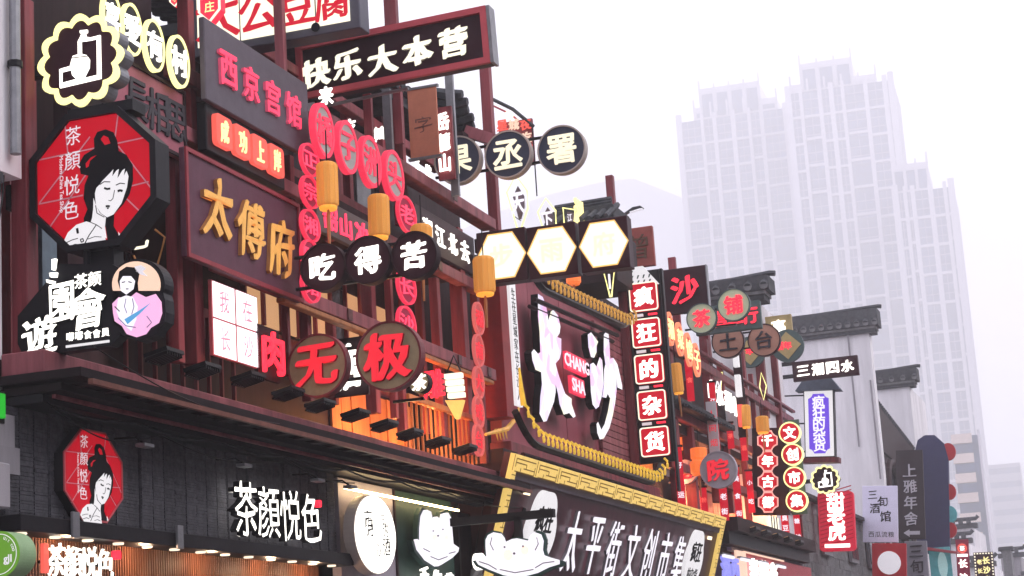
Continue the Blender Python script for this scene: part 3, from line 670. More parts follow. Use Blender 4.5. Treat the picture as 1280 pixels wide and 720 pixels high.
# ================================================================== signs: tea shop emblem, shared by the two octagons
def octagon(r, k=1.0):
    return [(r*math.cos(R(22.5+45*i))/math.cos(R(22.5)), r*math.sin(R(22.5+45*i))/math.cos(R(22.5))*k) for i in range(8)]
def AP(pts, c=(355, 385), s=285.0, sh=.10): return [((x-c[0])/s, -((y-c[1])+sh*(x-c[0]))/s) for x, y in pts]
def emblem(par, r, y, slim=1.0):
    """woman with a fan on a red lattice octagon; each layer a couple of mm proud of the one below; y = front of the red face"""
    def sc_(p): return [(a*r*slim, b*r) for a, b in p]
    st = max(.0025, .004*r)
    g = MB()
    for (a, b) in (((82, 283), (630, 205)), ((78, 485), (300, 455)), ((530, 425), (625, 408)), ((485, 75), (465, 200)), ((215, 125), (228, 262)), ((340, 190), (82, 480)), ((122, 605), (330, 345)), ((480, 240), (638, 440)), ((505, 470), (588, 548)), ((355, 270), (352, 310))):
        A_, B_ = sc_(AP([a, b])); dx, dz = B_[0]-A_[0], B_[1]-A_[1]; L = math.hypot(dx, dz) or 1; nx, nz = -dz/L*.008*r*1.3, dx/L*.008*r*1.3
        g.prism([(A_[0]+nx, A_[1]+nz), (B_[0]+nx, B_[1]+nz), (B_[0]-nx, B_[1]-nz), (A_[0]-nx, A_[1]-nz)], y-st, y)
    build(g, 'lattice_lines', mat('rose_print', (.62, .33, .38), .5, .05), par)
    def lay(name, polys, m_, k):
        g = MB()
        for q in polys: g.prism(sc_(AP(q)), y-st*k, y-st*(k-.9))
        return build(g, name, m_, par)
    lay('hair', [[(362, 245), (360, 200), (378, 170), (420, 160), (458, 176), (476, 215), (482, 262), (520, 282), (550, 330), (550, 400), (532, 460), (500, 505), (455, 545), (450, 600), (480, 650), (478, 692), (425, 696), (410, 600), (305, 600), (303, 560), (322, 520), (304, 470), (310, 410), (330, 368), (292, 358), (284, 312), (310, 272), (350, 252)]], blackink, 2)
    for q_ in [[(395, 205), (410, 188), (432, 198), (443, 226), (415, 232)], [(318, 312), (345, 285), (372, 277), (340, 300), (332, 326), (320, 332)], [(463, 600), (500, 545), (510, 620), (492, 632), (478, 640)]]: lay('hair_gap', [q_], redpanel, 3)
    lay('face', [[(385, 412), (400, 395), (440, 360), (455, 345), (448, 378), (470, 352), (482, 345), (474, 388), (500, 352), (512, 345), (505, 378), (520, 355), (529, 380), (520, 430), (492, 500), (452, 548), (420, 560), (390, 541), (366, 506), (362, 450), (370, 425)],
                 [(354, 470), (366, 505), (385, 540), (414, 560), (408, 600), (416, 655), (330, 602), (346, 560), (352, 520)], [(473, 625), (490, 650), (478, 660)]], softwhite, 3.2)
    fan = [(200, 668), (225, 622), (268, 588), (318, 575), (368, 590), (404, 628), (418, 690), (330, 700), (240, 708)]
    lay('fan', [fan], softwhite, 4.4)
    g = MB()
    def stroke(pp, wd):
        P_ = sc_(AP(pp))
        for A_, B_ in zip(P_, P_[1:]):
            dx, dz = B_[0]-A_[0], B_[1]-A_[1]; L = math.hypot(dx, dz) or 1; nx, nz = -dz/L*wd*r, dx/L*wd*r
            g.prism([(A_[0]+nx, A_[1]+nz), (B_[0]+nx, B_[1]+nz), (B_[0]-nx, B_[1]-nz), (A_[0]-nx, A_[1]-nz)], y-st*5.6, y-st*4.6)
    for pp, wd in (([(388, 412), (410, 400), (440, 402)], .007), ([(468, 418), (490, 410), (512, 414)], .007), ([(410, 428), (424, 434), (440, 432)], .016), ([(476, 446), (488, 442), (500, 446)], .018),
                   ([(461, 440), (452, 478), (440, 488), (430, 484)], .005), ([(416, 512), (426, 510), (436, 513)], .016), ([(422, 520), (430, 520)], .012),
                   ([(300, 690), (330, 640), (368, 592)], .007), ([(272, 604), (276, 628)], .02), ([(288, 655), (300, 652), (304, 664), (292, 668), (288, 655)], .008), ([(215, 668), (250, 655), (275, 650)], .006), ([(222, 690), (260, 676), (285, 678)], .006), ([(340, 680), (370, 668), (400, 672)], .005), ([(325, 655), (360, 645), (392, 648)], .005),
                   ([(366, 505), (372, 540), (408, 560)], .006), ([(340, 580), (368, 592), (395, 610)], .006)): stroke(pp, wd)
    build(g, 'ink_lines', blackink, par)
    for i, c in enumerate('茶顏悦色'):
        (a, b), = sc_(AP([(258-(i*6), 180+i*113)])); char(c, .30*r, par, a, b, y-.003, whitepaint, bold=.0, depth=.02, brush=.04, wid=.9*slim)
    (a, b), = sc_(AP([(192, 400)])); char('Modern China Tea Shop', .085*r, par, a, b, y-.003, whitepaint, bold=.02, depth=.02, rot=HALF, wid=1.0, name='lettering')

# 1 projecting octagon, leftmost
c, w_, h_ = perp(46, 144, 192, 306, 12.6)
T = root('octagonal_sign', 'red octagon tea shop sign with a woman holding a fan, projecting from the left edge', 'sign', c)
r_ = w_/2*.98
build(MB().prism(octagon(r_*1.10), .0, .17), 'casing', blackmetal, T)
build(MB().ring(octagon(r_*1.105), octagon(r_*1.0), -.05, .0), 'rim', blackmetal, T)
build(MB().prism(octagon(r_*.995), -.02, -.001), 'face', redpanel, T)
emblem(T, r_, -.021)
boxp('bracket', blackmetal, T, -.1, .12, .05, .2, -r_*1.45, -r_*1.05); boxp('bracket', blackmetal, T, -.25, .33, .02, .22, r_*1.05, r_*1.22)
boxp('bracket', blackmetal, T, -r_*1.7, -r_*1.05, .08, .16, -.1, .1)
# 2 octagon flat on the black panel
c, w_, h_ = flat(80, 153, 538, 652, -7.9)
T = root('octagonal_sign', 'red octagon emblem flat on the black panelled shop front, woman with fan', 'sign', c, HALF)
r_ = h_/2*1.0; k_ = w_/h_
def sq(p): return [(a*k_, b) for a, b in p]
build(MB().prism(sq(octagon(r_*.99)), .0, .1), 'casing', blackmetal, T)
build(MB().ring(sq(octagon(r_*1.0)), sq(octagon(r_*.955)), -.012, .0), 'rim', pinktrim, T)
build(MB().prism(sq(octagon(r_*.955)), -.006, -.0005), 'face', redpanel, T)
emblem(T, r_*.95, -.0065, k_)
# 3 scalloped round sign with the still emblem
def still_sign(T, r_, d=.16):
    build(MB().prism(scallop(r_*.98), .0, d), 'casing', greymetal if r_ > .2 else blackmetal, T)
    build(MB().prism(scallop(r_*.86), -.012, -.001), 'face', signdark, T)
    build(MB().ring(scallop(r_), scallop(r_*.86), -.03, .0), 'lit_rim', neonyel, T)
    def q(p): return [(a*r_, b*r_) for a, b in AP(p, (528, 405), 268.0, .12)]
    build(MB().prism(q([(530, 222), (580, 220), (580, 238), (566, 242), (572, 264), (600, 270), (665, 258), (665, 525), (390, 572), (388, 457), (412, 450), (460, 440), (470, 405), (480, 378), (515, 370), (515, 290), (530, 265), (542, 240), (530, 238)]), -.026, -.012), 'emblem', litwhite, T)
    build(MB().prism(q([(545, 296), (600, 292), (642, 286), (640, 503), (562, 517), (595, 460), (598, 410), (575, 378), (545, 370)]), -.03, -.0262).prism(q([(412, 478), (468, 468), (474, 495), (500, 522), (412, 540)]), -.03, -.0262), 'emblem_gap', signdark, T)
    build(MB().prism(q([(478, 388), (580, 382), (580, 388), (478, 394)]), -.03, -.0262), 'emblem_line', signdark, T)
c, w_, h_ = perp(52, 28, 152, 124, 12.75)
T = root('scalloped_sign', 'large scalloped round sign with yellow lit rim and white still emblem, top left', 'sign', c); still_sign(T, w_/2)
boxp('bracket', blackmetal, T, -w_*.8, -w_*.5, .05, .12, -.05, .05)
c, w_, h_ = perp(1014, 582, 1049, 617, yf(1014, 600)-.2)
T = root('scalloped_sign', 'small scalloped round sign with yellow rim below the violet lantern sign', 'sign', c); still_sign(T, w_/2, .2)
boxp('bracket', blackmetal, T, -w_*.9, -w_*.5, .05, .12, -.05, .05)
# 4 garden party sign
c, w_, h_ = perp(22, 300, 208, 442, 12.5); K = w_/186
T = root('garden_party_sign', 'black sign with white lit brush characters and a pink girl emblem, under red octagon', 'sign', c)
def L4(x, y): 
    p = onY(x, y, 12.5); return p.x-c.x, p.z-c.z
def q4(pts): return [L4(*p) for p in pts]
build(MB().prism(q4([(22, 395), (60, 350), (75, 330), (140, 330), (148, 335), (150, 420), (138, 432), (30, 446), (22, 430)]), .0, .12), 'backboard', blackmetal, T)
for ch, x, y, hh, wd in (('遊', 52, 420, 44, 1.0), ('園', 79, 379, 46, .72), ('會', 112, 386, 48, .95)):
    a, b = L4(x, y); char(ch, hh*K, T, a, b, -.0, litwhite, blackmetal, .024, .08, .06, wd)
for ch, x, y in (('茶', 103, 352), ('颜', 120, 349)): a, b = L4(x, y); char(ch, 17*K, T, a, b, 0, litwhite, blackmetal, .02, .2, .03)
for i, ch in enumerate('嘟嘟食會員'): a, b = L4(88+i*11.0, 421-i*1.4); char(ch, 9.5*K, T, a, b, 0, litwhite, bold=.01, depth=.1)
for pts in ([(67, 325), (72, 324), (70, 338), (67, 338)], [(64, 342), (73, 341), (72, 347), (65, 347)], [(60, 350), (70, 352), (69, 356), (61, 354)]): build(MB().prism(q4(pts), -.03, .0), 'stroke', litwhite, T)
build(MB().prism(q4([(83, 432), (137, 425), (137, 428), (83, 435)]), -.01, 0), 'small_print', softwhite, T)
em = build(MB().prism(q4([(173+(33+(2 if y else 0))*math.cos(R(t)), 355-32*math.sin(R(t))) for t, y in [(a_, 0) for a_ in range(-20, 201, 10)]]+[(139, 392), (141, 404), (148, 408), (152, 418), (162, 422), (172, 426), (184, 423), (194, 418), (198, 410), (206, 402), (207, 390), (206, 374)]), .0, .14), 'emblem', [blackmetal], T)
build(MB().prism(q4([(171+30*math.cos(R(t)), 356-29*math.sin(R(t))) for t in range(-15, 200, 10)]), -.012, -.001), 'emblem_disc', peach, T)
build(MB().prism(q4([(142, 380), (150, 372), (162, 374), (172, 366), (184, 372), (196, 368), (203, 378), (204, 392), (200, 404), (190, 410), (184, 418), (172, 422), (160, 418), (154, 408), (145, 402), (143, 392)]), -.02, -.0125), 'emblem_cloud', pinklit, T)
build(MB().prism(q4([(149, 352), (151, 340), (160, 334), (170, 335), (176, 343), (174, 354), (175, 366), (170, 366), (152, 362)]), -.024, -.0205), 'emblem_hair', blackink, T)
build(MB().prism(q4([(152, 352), (156, 346), (166, 346), (171, 352), (169, 362), (160, 369), (153, 364)]), -.028, -.0245), 'emblem_face', litcool, T)
build(MB().prism(q4([(150, 374), (160, 370), (168, 372), (174, 384), (172, 400), (166, 414), (154, 404), (148, 390)]), -.028, -.021), 'emblem_dress', litcool, T)
for q_ in ([(160, 374), (158, 384), (161, 392)], [(168, 374), (170, 384), (167, 394)], [(150, 398), (160, 408), (172, 410)], [(186, 396), (192, 404), (186, 410)], [(155, 354), (159, 353)], [(163, 353), (167, 354)], [(160, 362), (163, 362)], [(146, 384), (152, 390)]): build(MB().tube([(L4(*p)[0], -.03, L4(*p)[1]) for p in q_], .004, 4), 'ink_line', blackink if len(q_) == 2 else mat('lilac_line', (.3, .25, .45), .5, .05), T)
build(MB().prism(q4([(158, 400), (178, 388), (190, 380), (176, 394), (162, 406)]), -.032, -.0285), 'emblem_fan', bluelit, T)
build(MB().prism(q4([(170, 334), (178, 332), (184, 336), (180, 340), (186, 346), (178, 344), (172, 340)]), -.024, -.0125), 'emblem_bow', whitepaint, T)
build(MB().tube([L4(100, 330)[:1]+(.1,)+L4(100, 330)[1:], L4(100, 306)[:1]+(.1,)+L4(100, 306)[1:]], .03, 6), 'bracket', blackmetal, T)

# generic builders ---------------------------------------------------------
def disc(T, name, r, face, rim, d=.08, rw=.08, cx=0, cz=0, n=40):
    p = build(MB().prism(circ(r, n, cx, cz), .0, d), name, rim, T)
    build(MB().ring(circ(r, n, cx, cz), circ(r*(1-rw), n, cx, cz), -.02, .0), 'rim', rim, p)
    build(MB().prism(circ(r*(1-rw), n, cx, cz), -.006, -.0005), 'face', face, p)
    return p
def disc_row(name, label, items, Y, face, rim, fr, chars, h, group=None, side=None, bold=.025, brush=.04, rw=.06, depth=.06, bar=blackmetal, cat='sign', post_=True):
    """discs hung side by side on one projecting bracket; items = (px, py, radius in photo px)"""
    P_ = [onY(x, y, Y) for x, y, r in items]; o_ = P_[0]
    T = root(name, label, cat, o_, 0, group)
    for (x, y, r), p, ch in zip(items, P_, chars):
        rr = (onY(x+r, y, Y)-onY(x-r, y, Y)).length/2; lx, lz = p.x-o_.x, p.z-o_.z
        d_ = disc(T, 'disc', rr, face, rim, .1, rw, lx, lz)
        if ch != ' ': char(ch, rr*h, d_, lx, lz, -.008, fr, side, bold, depth, brush)
    if post_:
        a, b = P_[0], P_[-1]; g = MB()
        for s in (.45, -.45): g.box(-.35, b.x-o_.x, .1, .14, s*.35+((b.z-a.z))*.0-.015, s*.35+.015)
        build(g, 'bracket', bar, T)
    return T
disc_row('disc_sign', 'three near-black round signs with white characters hanging below the amber lanterns', [(404, 334, 28), (460, 325, 28.5), (518, 319, 28.5)], 16.6, signdark, darkwood, litwhite, '吃得苦', 1.15, bold=.03, brush=.05)
disc_row('disc_sign', 'two big olive discs with maroon rims and thick red raised characters', [(397, 457, 37), (486, 445, 41)], 17.2, olive, maroon, redmatte, '无极', 1.42, side=mat('deep_red', (.35, .01, .02), .5, .1), bold=.035, brush=.03, depth=.09)
disc_row('disc_sign', 'three slate blue round signs with cream characters high against the sky', [(572, 200, 29), (635, 193, 29), (702, 187, 30)], 22.0, navydisc, palerim, creamletter, '果丞署', 1.25, bold=.02, brush=.02)
# 5 hexagon light boxes
Y = 22.9; c, w_, h_ = perp(597, 276, 788, 350, Y)
T = root('light_box_row', 'row of three hexagonal cream light boxes in one maroon frame', 'light box', onY(600, 320, Y))
O = onY(600, 320, Y)
for (x, y), ch in zip(((627, 320), (690, 313), (755, 305)), '步雨府'):
    p = onY(x, y, Y); lx, lz = p.x-O.x, p.z-O.z; s = (onY(x+31, y, Y)-p).length
    b_ = boxp('box', signdark, T, lx-s*.985, lx+s*.985, .0, .22, lz-s*1.03, lz+s*1.03, .008)
    hexa = [(lx+s*.98*math.cos(R(60*k)), lz+s*.98*.98*math.sin(R(60*k))*1.05) for k in range(6)]
    build(MB().prism(hexa, -.014, -.001), 'lit_face', litcream, b_)
    build(MB().ring([(lx+(u-lx)*1.03, lz+(v-lz)*1.03) for u, v in hexa], [(lx+(u-lx)*.97, lz+(v-lz)*.97) for u, v in hexa], -.018, -.0145), 'glow_rim', glow('orange_rim', (1, .55, .16), 1.0), b_)
    char(ch, s*.95, b_, lx, lz, -.0155, paleyel, bold=.03, depth=.01)
boxp('bracket', greymetal, T, -.2, 1.6, .1, .16, -.05, .05)
# 6 framed plaque boards on the street side
def plaque(name, label, box, X, board, chars, fr, side=None, h=.6, frame=None, fw=.05, rx=0.0, bold=.025, brush=.05, depth=.1, th=.06, wid=1.0, lean=0.0, x0=.08, x1=.92, dz=0, d2=0, cat='plaque', offs=None):
    c, w_, h_ = flat(*box, X)
    T = root(name, label, cat, c, HALF, rx=0)
    T.rotation_euler = (rx, 0, HALF)
    boxp('board', board, T, -w_/2, w_/2, 0, th, -h_/2, h_/2, .01)
    if frame:
        o_, i_ = [(-w_/2, -h_/2), (w_/2, -h_/2), (w_/2, h_/2), (-w_/2, h_/2)], [(-w_/2+fw, -h_/2+fw), (w_/2-fw, -h_/2+fw), (w_/2-fw, h_/2-fw), (-w_/2+fw, h_/2-fw)]
        build(MB().ring(o_, i_, -.02, -.001), 'frame', frame, T)
    n = len(chars)
    for i, ch in enumerate(chars):
        if ch == ' ': continue
        t = x0+(x1-x0)*(i+.5)/n; oz = offs[i] if offs else 0
        char(ch, h*h_, T, -w_/2+w_*t, dz*h_+oz*h_, d2, fr, side, bold, depth, brush, wid, lean=lean)
    return T, w_, h_
plaque('plaque', 'grey purple board with pink-red raised neon characters, topmost on the left house', (262, 388, 66, 162), -7.75, greyboard, '西京宫馆', pinkneon, mat('rose_side', (.5, .08, .14), .5, .1, emit=(.9, .1, .2), es=.3), h=.44, depth=.09, bold=.03, brush=.03)
plaque('plaque', 'purple plaque with three gold brush characters and thin red border', (238, 378, 222, 350), -7.8, purpleboard, '太傅府', goldletter, goldside, h=.58, frame=mat('red_border', (.28, .04, .055), .5, .2), fw=.04, bold=.03, depth=.07, brush=.06, lean=.1, x0=.1, x1=.93, offs=(.06, 0, -.05), wid=.98)
plaque('plaque', 'faded maroon plaque with dark grey characters behind the scalloped sign', (140, 232, 90, 178), -7.95, mat('dusty_rose_board', (.36, .11, .145), .5, .12), '長相思', darkletter, None, h=.6, frame=darkwood, fw=.03, bold=.02, depth=.05, brush=.05, x0=.2, x1=1.0)
# 7 small red lit squares
c, w_, h_ = flat(268, 354, 172, 196, -7.78)
T = root('light_box_row', 'row of four small coral lit tiles with pale yellow characters', 'light box', c, HALF)
hh = h_*1.55
boxp('tray', blackmetal, T, -w_/2-.08, w_/2+.08, .02, .12, -hh/2-.08, hh/2+.08, .01)
for i, ch in enumerate('成功上岸'):
    xx = -w_/2+w_*(i+.5)/4
    t_ = build(MB().prism(rrect(w_/4*.86, hh, .05, cx=xx), -.03, .02), 'tile', coraltile, T); char(ch, hh*.76, t_, xx, 0, -.031, litlemon, bold=.045, depth=.03, brush=.04, wid=.72)
# 8 white window sign
c, w_, h_ = flat(266, 323, 361, 452, -7.9)
T = root('window_sign', 'glowing white four pane window sign with thin red characters', 'light box', c, HALF)
boxp('frame', pinktrim, T, -w_/2, w_/2, .0, .03, -h_/2, h_/2)
whot = glow('hot_white', (1, .90, .95), 1.5)
for i, ch in enumerate('我在长沙'):
    xx = (-.25 if i % 2 == 0 else .25)*w_; zz = (.25 if i < 2 else -.25)*h_
    p_ = boxp('pane', whot, T, xx-w_*.225, xx+w_*.225, -.01, .02, zz-h_*.235, zz+h_*.235); char(ch, h_*.30, p_, xx, zz, -.0105, mat('faint_rose', (.45, .2, .26), .5, .05, emit=(.6, .25, .35), es=.8), bold=0.0, depth=.01, brush=.05, wid=.9, name='character')
# 9 red neon 'meat'
c, w_, h_ = flat(327, 354, 415, 468, -7.85)
T = root('neon_sign', 'single tall red neon character right of the white window sign', 'neon sign', c, HALF)
char('肉', h_, T, 0, 0, 0, redneon, None, .022, .06, .02, w_/h_*1.1); boxp('backing', darkwood, T, -w_/2, w_/2, .04, .08, -h_/2-.05, h_/2+.05)
# 10 oval neon rings at the top
def ring_sign(name, label, items, X, mats_, chars, rimm, face=None, fr=litwhite, h=1.1, wid=.8, rw=.12, depth=.03, thick=.035, sidem=None, brush=.05, bold=.03):
    p0 = onX(items[0][0], items[0][1], X); T = root(name, label, 'sign', p0, HALF)
    for (x, y, rx_, rz_), ch in zip(items, chars):
        p = onX(x, y, X); a = onX(x-rx_, y, X); b = onX(x+rx_, y, X); rr = abs(b.y-a.y)/2*.8; rv = onX(x, y-rz_, X).z-p.z
        lx, lz = p.y-p0.y, p.z-p0.z
        g_ = build(MB().ring(circ(rr, 40, lx, lz, rv), circ(rr*(1-rw), 40, lx, lz, rv*(1-rw)), -.012, thick), 'ring', rimm, T)
        if face: build(MB().prism(circ(rr*(1-rw)*.999, 40, lx, lz, rv*(1-rw)*.999), .0, thick*.9), 'face', face, g_)
        if ch != ' ': char(ch, rv*h, g_, lx, lz, -.003, fr, sidem, bold, depth, brush, wid*rr/rv)
    return T
ring_sign('ring_sign', 'four yellow neon rings with white characters running under the top left beam', [(140, 22, 14, 32), (165, 37, 15, 32), (193, 57, 15, 32), (224, 77, 15, 32)], -7.85, None, '喜愛有村', neonyel, blackmetal, litwhite, 1.15, 1.5, .11)
ring_sign('ring_sign', 'four red rimmed ovals with pink characters above the amber lanterns', [(405, 163, 15, 33), (435, 184, 15, 32), (464, 202, 15, 31), (493, 219, 14, 30)], -7.55, None, '橘子洲头', hotpink, mat('grey_white_face', (.42, .40, .38), .5, .08), hotpink, 1.15, 1.3, .16, thick=.06)
# chain-like vertical neon signs
def chain(label, x, ys, rz_, X, chars, rimm=hotpink, xs=None, wpx=11, face=None, fr=None):
    p0 = onX(x, ys[0], X); T = root('vertical_sign', label, 'sign', p0, HALF)
    for i, (y, ch) in enumerate(zip(ys, chars)):
        xx = x+(xs*i if xs else 0); p = onX(xx, y, X); rr = abs(onX(xx+wpx, y, X).y-onX(xx-wpx, y, X).y)/2; rv = onX(xx, y-rz_, X).z-p.z; lx, lz = p.y-p0.y, p.z-p0.z
        g_ = build(MB().ring(circ(rr, 28, lx, lz, rv), circ(rr*.86, 28, lx, lz, rv*.9), -.01, .035), 'ring', rimm, T)
        build(MB().prism(circ(rr*.79, 28, lx, lz, rv*.85), .01, .035), 'face', face or magenta, g_)
        char(ch, rv*1.05, g_, lx, lz, 0, fr or pinkneon, None, .02, .03, .03, rr/rv*1.5)
    return T
chain('vertical chain of pink neon ovals beside the gold lettered plaque', 388, [200, 240, 282, 320, 358], 20, -7.6, '正宗湘味馆', xs=.4)
chain('second vertical chain of pink ovals behind the third near-black disc', 509, [268, 358, 405], 22, -7.75, '老长沙', xs=0)
chain('tall coral chain of ovals on the last balcony post', 599, [398, 438, 478, 515, 550], 20, -7.82, '湖南大戏台', rimm=glow('coral_rim', (.9, .17, .16), .55), face=glow('coral_face', (.8, .12, .12), .45), fr=redmatte, wpx=6)
plaque('neon_board', 'small grey board with pink brush neon characters between the two lanterns', (398, 466, 262, 304), -7.8, mat('warm_grey_board', (.12, .10, .10), .5, .1), '韶山冲', pinkneon, None, h=.72, bold=.03, depth=.05, brush=.08, wid=1.35, cat='neon sign')
plaque('letter_board', 'dark board with white lit characters left of the hexagon light boxes', (522, 594, 277, 325), -7.98, signdark, '湘江北去', litwhite, None, h=.55, bold=.02, depth=.05, brush=.04, wid=1.15, cat='sign')
# 11 lanterns
def lantern(x, y0, y1, label, X=-7.45, wpx=13.5, body=lanternc, low=lanternlo, group='amber cylinder lanterns'):
    p = onX(x, (y0+y1)/2, X); t = onX(x, y0, X).z; b = onX(x, y1, X).z; h = t-b; r_ = wpx/FPX*(p-CAM).length
    T = root('lantern', label, 'lantern', (p.x, p.y, b), random.random(), group, random.uniform(-.04, .04), random.uniform(-.04, .04))
    build(MB().lathe([(r_*.8, 0), (r_*.96, h*.04), (r_, h*.1), (r_, h*.9), (r_*.92, h*.97), (r_*.75, h)], 12), 'shade', body, T)
    build(MB().lathe([(r_*.78, -.03), (r_*.86, -.01), (r_*.8, .004)], 12), 'glowing_base', low, T)
    g = MB()
    for k in range(12): a = k*math.pi/6; g.tube([(r_*1.005*math.cos(a), r_*1.005*math.sin(a), h*.06), (r_*1.005*math.cos(a), r_*1.005*math.sin(a), h*.94)], .003, 4)
    build(g, 'ribs', body, T, kind='stuff')
    build(MB().tube([(0, 0, h), (0, 0, h+.35)], .008, 5), 'cord', blackmetal, T)
    build(MB().tube([(0, 0, -.02), (0, 0, -.1), (0, 0, -.42)], [.01, .022, .014], 6), 'tassel', lamplit_orange, T)
    return T
lantern(409, 204, 258, 'amber cylinder lantern under the red rimmed ovals, leftmost')
lantern(473, 245, 295, 'amber cylinder lantern above the middle near-black disc')
lantern(527, 282, 330, 'amber lantern half hidden behind the right near-black disc')
lantern(605, 322, 366, 'amber cylinder lantern in front of the first hexagon light box', -7.3)
lantern(847, 455, 490, 'small lantern beside the third red character tile of the column', -7.5, 7)
lantern(932, 507, 533, 'small lantern above the left end of the octagonal red character board', -7.6, 6)
lantern(953, 521, 540, 'small lantern just above the dark board of octagonal red tiles', -7.4, 8)
lantern(873, 560, 574, 'orange glowing lantern behind the grey disc with red character', -7.7, 10, oranlant, oranlant)
lantern(873, 576, 592, 'lower orange lantern hanging beside the grey lilac disc', -7.7, 10, oranlant, oranlant)
lantern(855, 540, 560, 'dim orange lantern right of the red tile column', -8.2, 8, oranlant, oranlant)
lantern(717, 345, 354, 'round orange lantern peeking below the middle hexagon light box', -8.2, 9, oranlant, oranlant)

# 12 top white light box with red characters
Y = 17.5; O = onY(320, 20, Y)
T = root('light_box', 'long cream light box with big red characters at the top edge, cropped', 'light box', O)
c, w_, h_ = perp(230, -40, 452, 48, Y); 
def LY(x, y, Y=Y, O=O): p = onY(x, y, Y); return p.x-O.x, p.z-O.z
xa, _ = LY(235, 20); xb, _ = LY(450, 20); _, zb = LY(380, 40); _, zt = LY(380, -62)
boxp('casing', mat('slate_casing', (.11, .11, .14), .5, .1), T, xa, xb, .0, .25, zb-.06, zt, .01)
n_ = 5; ww = (xb-.12-xa)/n_
for i, ch in enumerate('太公豆腐'):
    x0_ = xa+(i+.9)*ww-ww*.0; 
xs_ = [LY(x, 20)[0] for x in (246, 300, 344+6, 395, 439)]
for i, ch in enumerate('太公豆腐'):
    p_ = boxp('lit_panel', litcream, T, xs_[i]+.012, xs_[i+1]-.012, -.02, -.001, zb+.03, zt-.05)
    char(ch, (xs_[i+1]-xs_[i])*1.02, p_, (xs_[i]+xs_[i+1])/2, LY(0, 0)[1]*0+zb+.03+(xs_[i+1]-xs_[i])*.62, -.0205, redink, None, .02, .02, .04, 1.0)
build(MB().prism(circ(.05, 16, xs_[3], zb+.02), -.03, -.021), 'emblem_knob', blackmetal, T)
# red seal signs near it
for (x, y, r, ch, lb) in ((262, 10, 17, '庄', 'small red lit diamond seal sign overlapping the cream light box corner'), (219, 0, 8, '小', 'tiny red lit seal sign at the top edge above the yellow rings')):
    p = onY(x, y, 15.6); rr = r/FPX*16.4; T = root('seal_sign', lb, 'sign', p)
    hexa = [(0, -rr*1.3), (rr, -rr*.3), (rr*1.0, rr*1.0), (-rr, rr*1.0), (-rr, -rr*.3)]
    build(MB().prism(hexa, 0, .1), 'body', redneon, T); build(MB().ring(hexa, [(a*.86, b*.86) for a, b in hexa], -.02, -.001), 'rim', litcream, T); char(ch, rr*.9, T, 0, rr*.1, -.002, litlemon, bold=.01, depth=.05)
# pole in front of it
T = root('steel_post', 'square maroon post standing above the left house in front of the cream light box', 'post', onX(352, 90, -7.95), 0)
boxp('shaft', maroon2, T, -.05, .05, -.04, .04, -.5, 3.5, .004)
T = root('steel_post', 'thin maroon post end sticking up behind the long happy sign', 'post', onX(491, 60, -8.3), 0); boxp('shaft', maroon, T, -.08, .08, -.04, .06, -2.3, 1.05-.38, .004)
# 13 long happy sign
Y = 18.7
c, w_, h_ = perp(368, 30, 612, 104, Y)
O = onY(490, 68, Y); T = root('long_sign', 'long dark signboard with red frame and five white characters against the sky', 'sign', O)
xa = onY(372, 75, Y).x-O.x; xb = onY(612, 55, Y).x-O.x; hz = (onY(490, 36, Y).z-onY(490, 107, Y).z)/2
# the board slopes a touch: its far end hangs a little higher
T.rotation_euler = (0, R(-1.5), 0)
boxp('board', signdark, T, xa, xb, .0, .12, -hz, hz, .004)
o_, i_ = [(xa, -hz), (xb, -hz), (xb, hz), (xa, hz)], [(xa+.07, -hz+.07), (xb-.07, -hz+.07), (xb-.07, hz-.07), (xa+.07, hz-.07)]
build(MB().ring(o_, i_, -.05, -.001), 'frame', pinktrim, T); boxp('end_plate', greymetal, T, xb+.002, xb+.04, -.04, .14, -hz, hz)
for (x, y), ch in zip(((396, 87), (435, 79), (479, 75), (523, 66), (568, 58)), '快乐大本营'):
    p = onY(x, y, Y); char(ch, 43/FPX*Y*1.06, T, p.x-O.x, p.z-O.z+(p.x-O.x)*.026*-1*-1, -.004, creamletter if False else litcream, blackink, .045, .08, .035)
build(MB().tube([(xa+.2, .05, -hz-.1), (xb-1.0, .05, -hz-.08)], .02, 6), 'rail', greymetal, T)
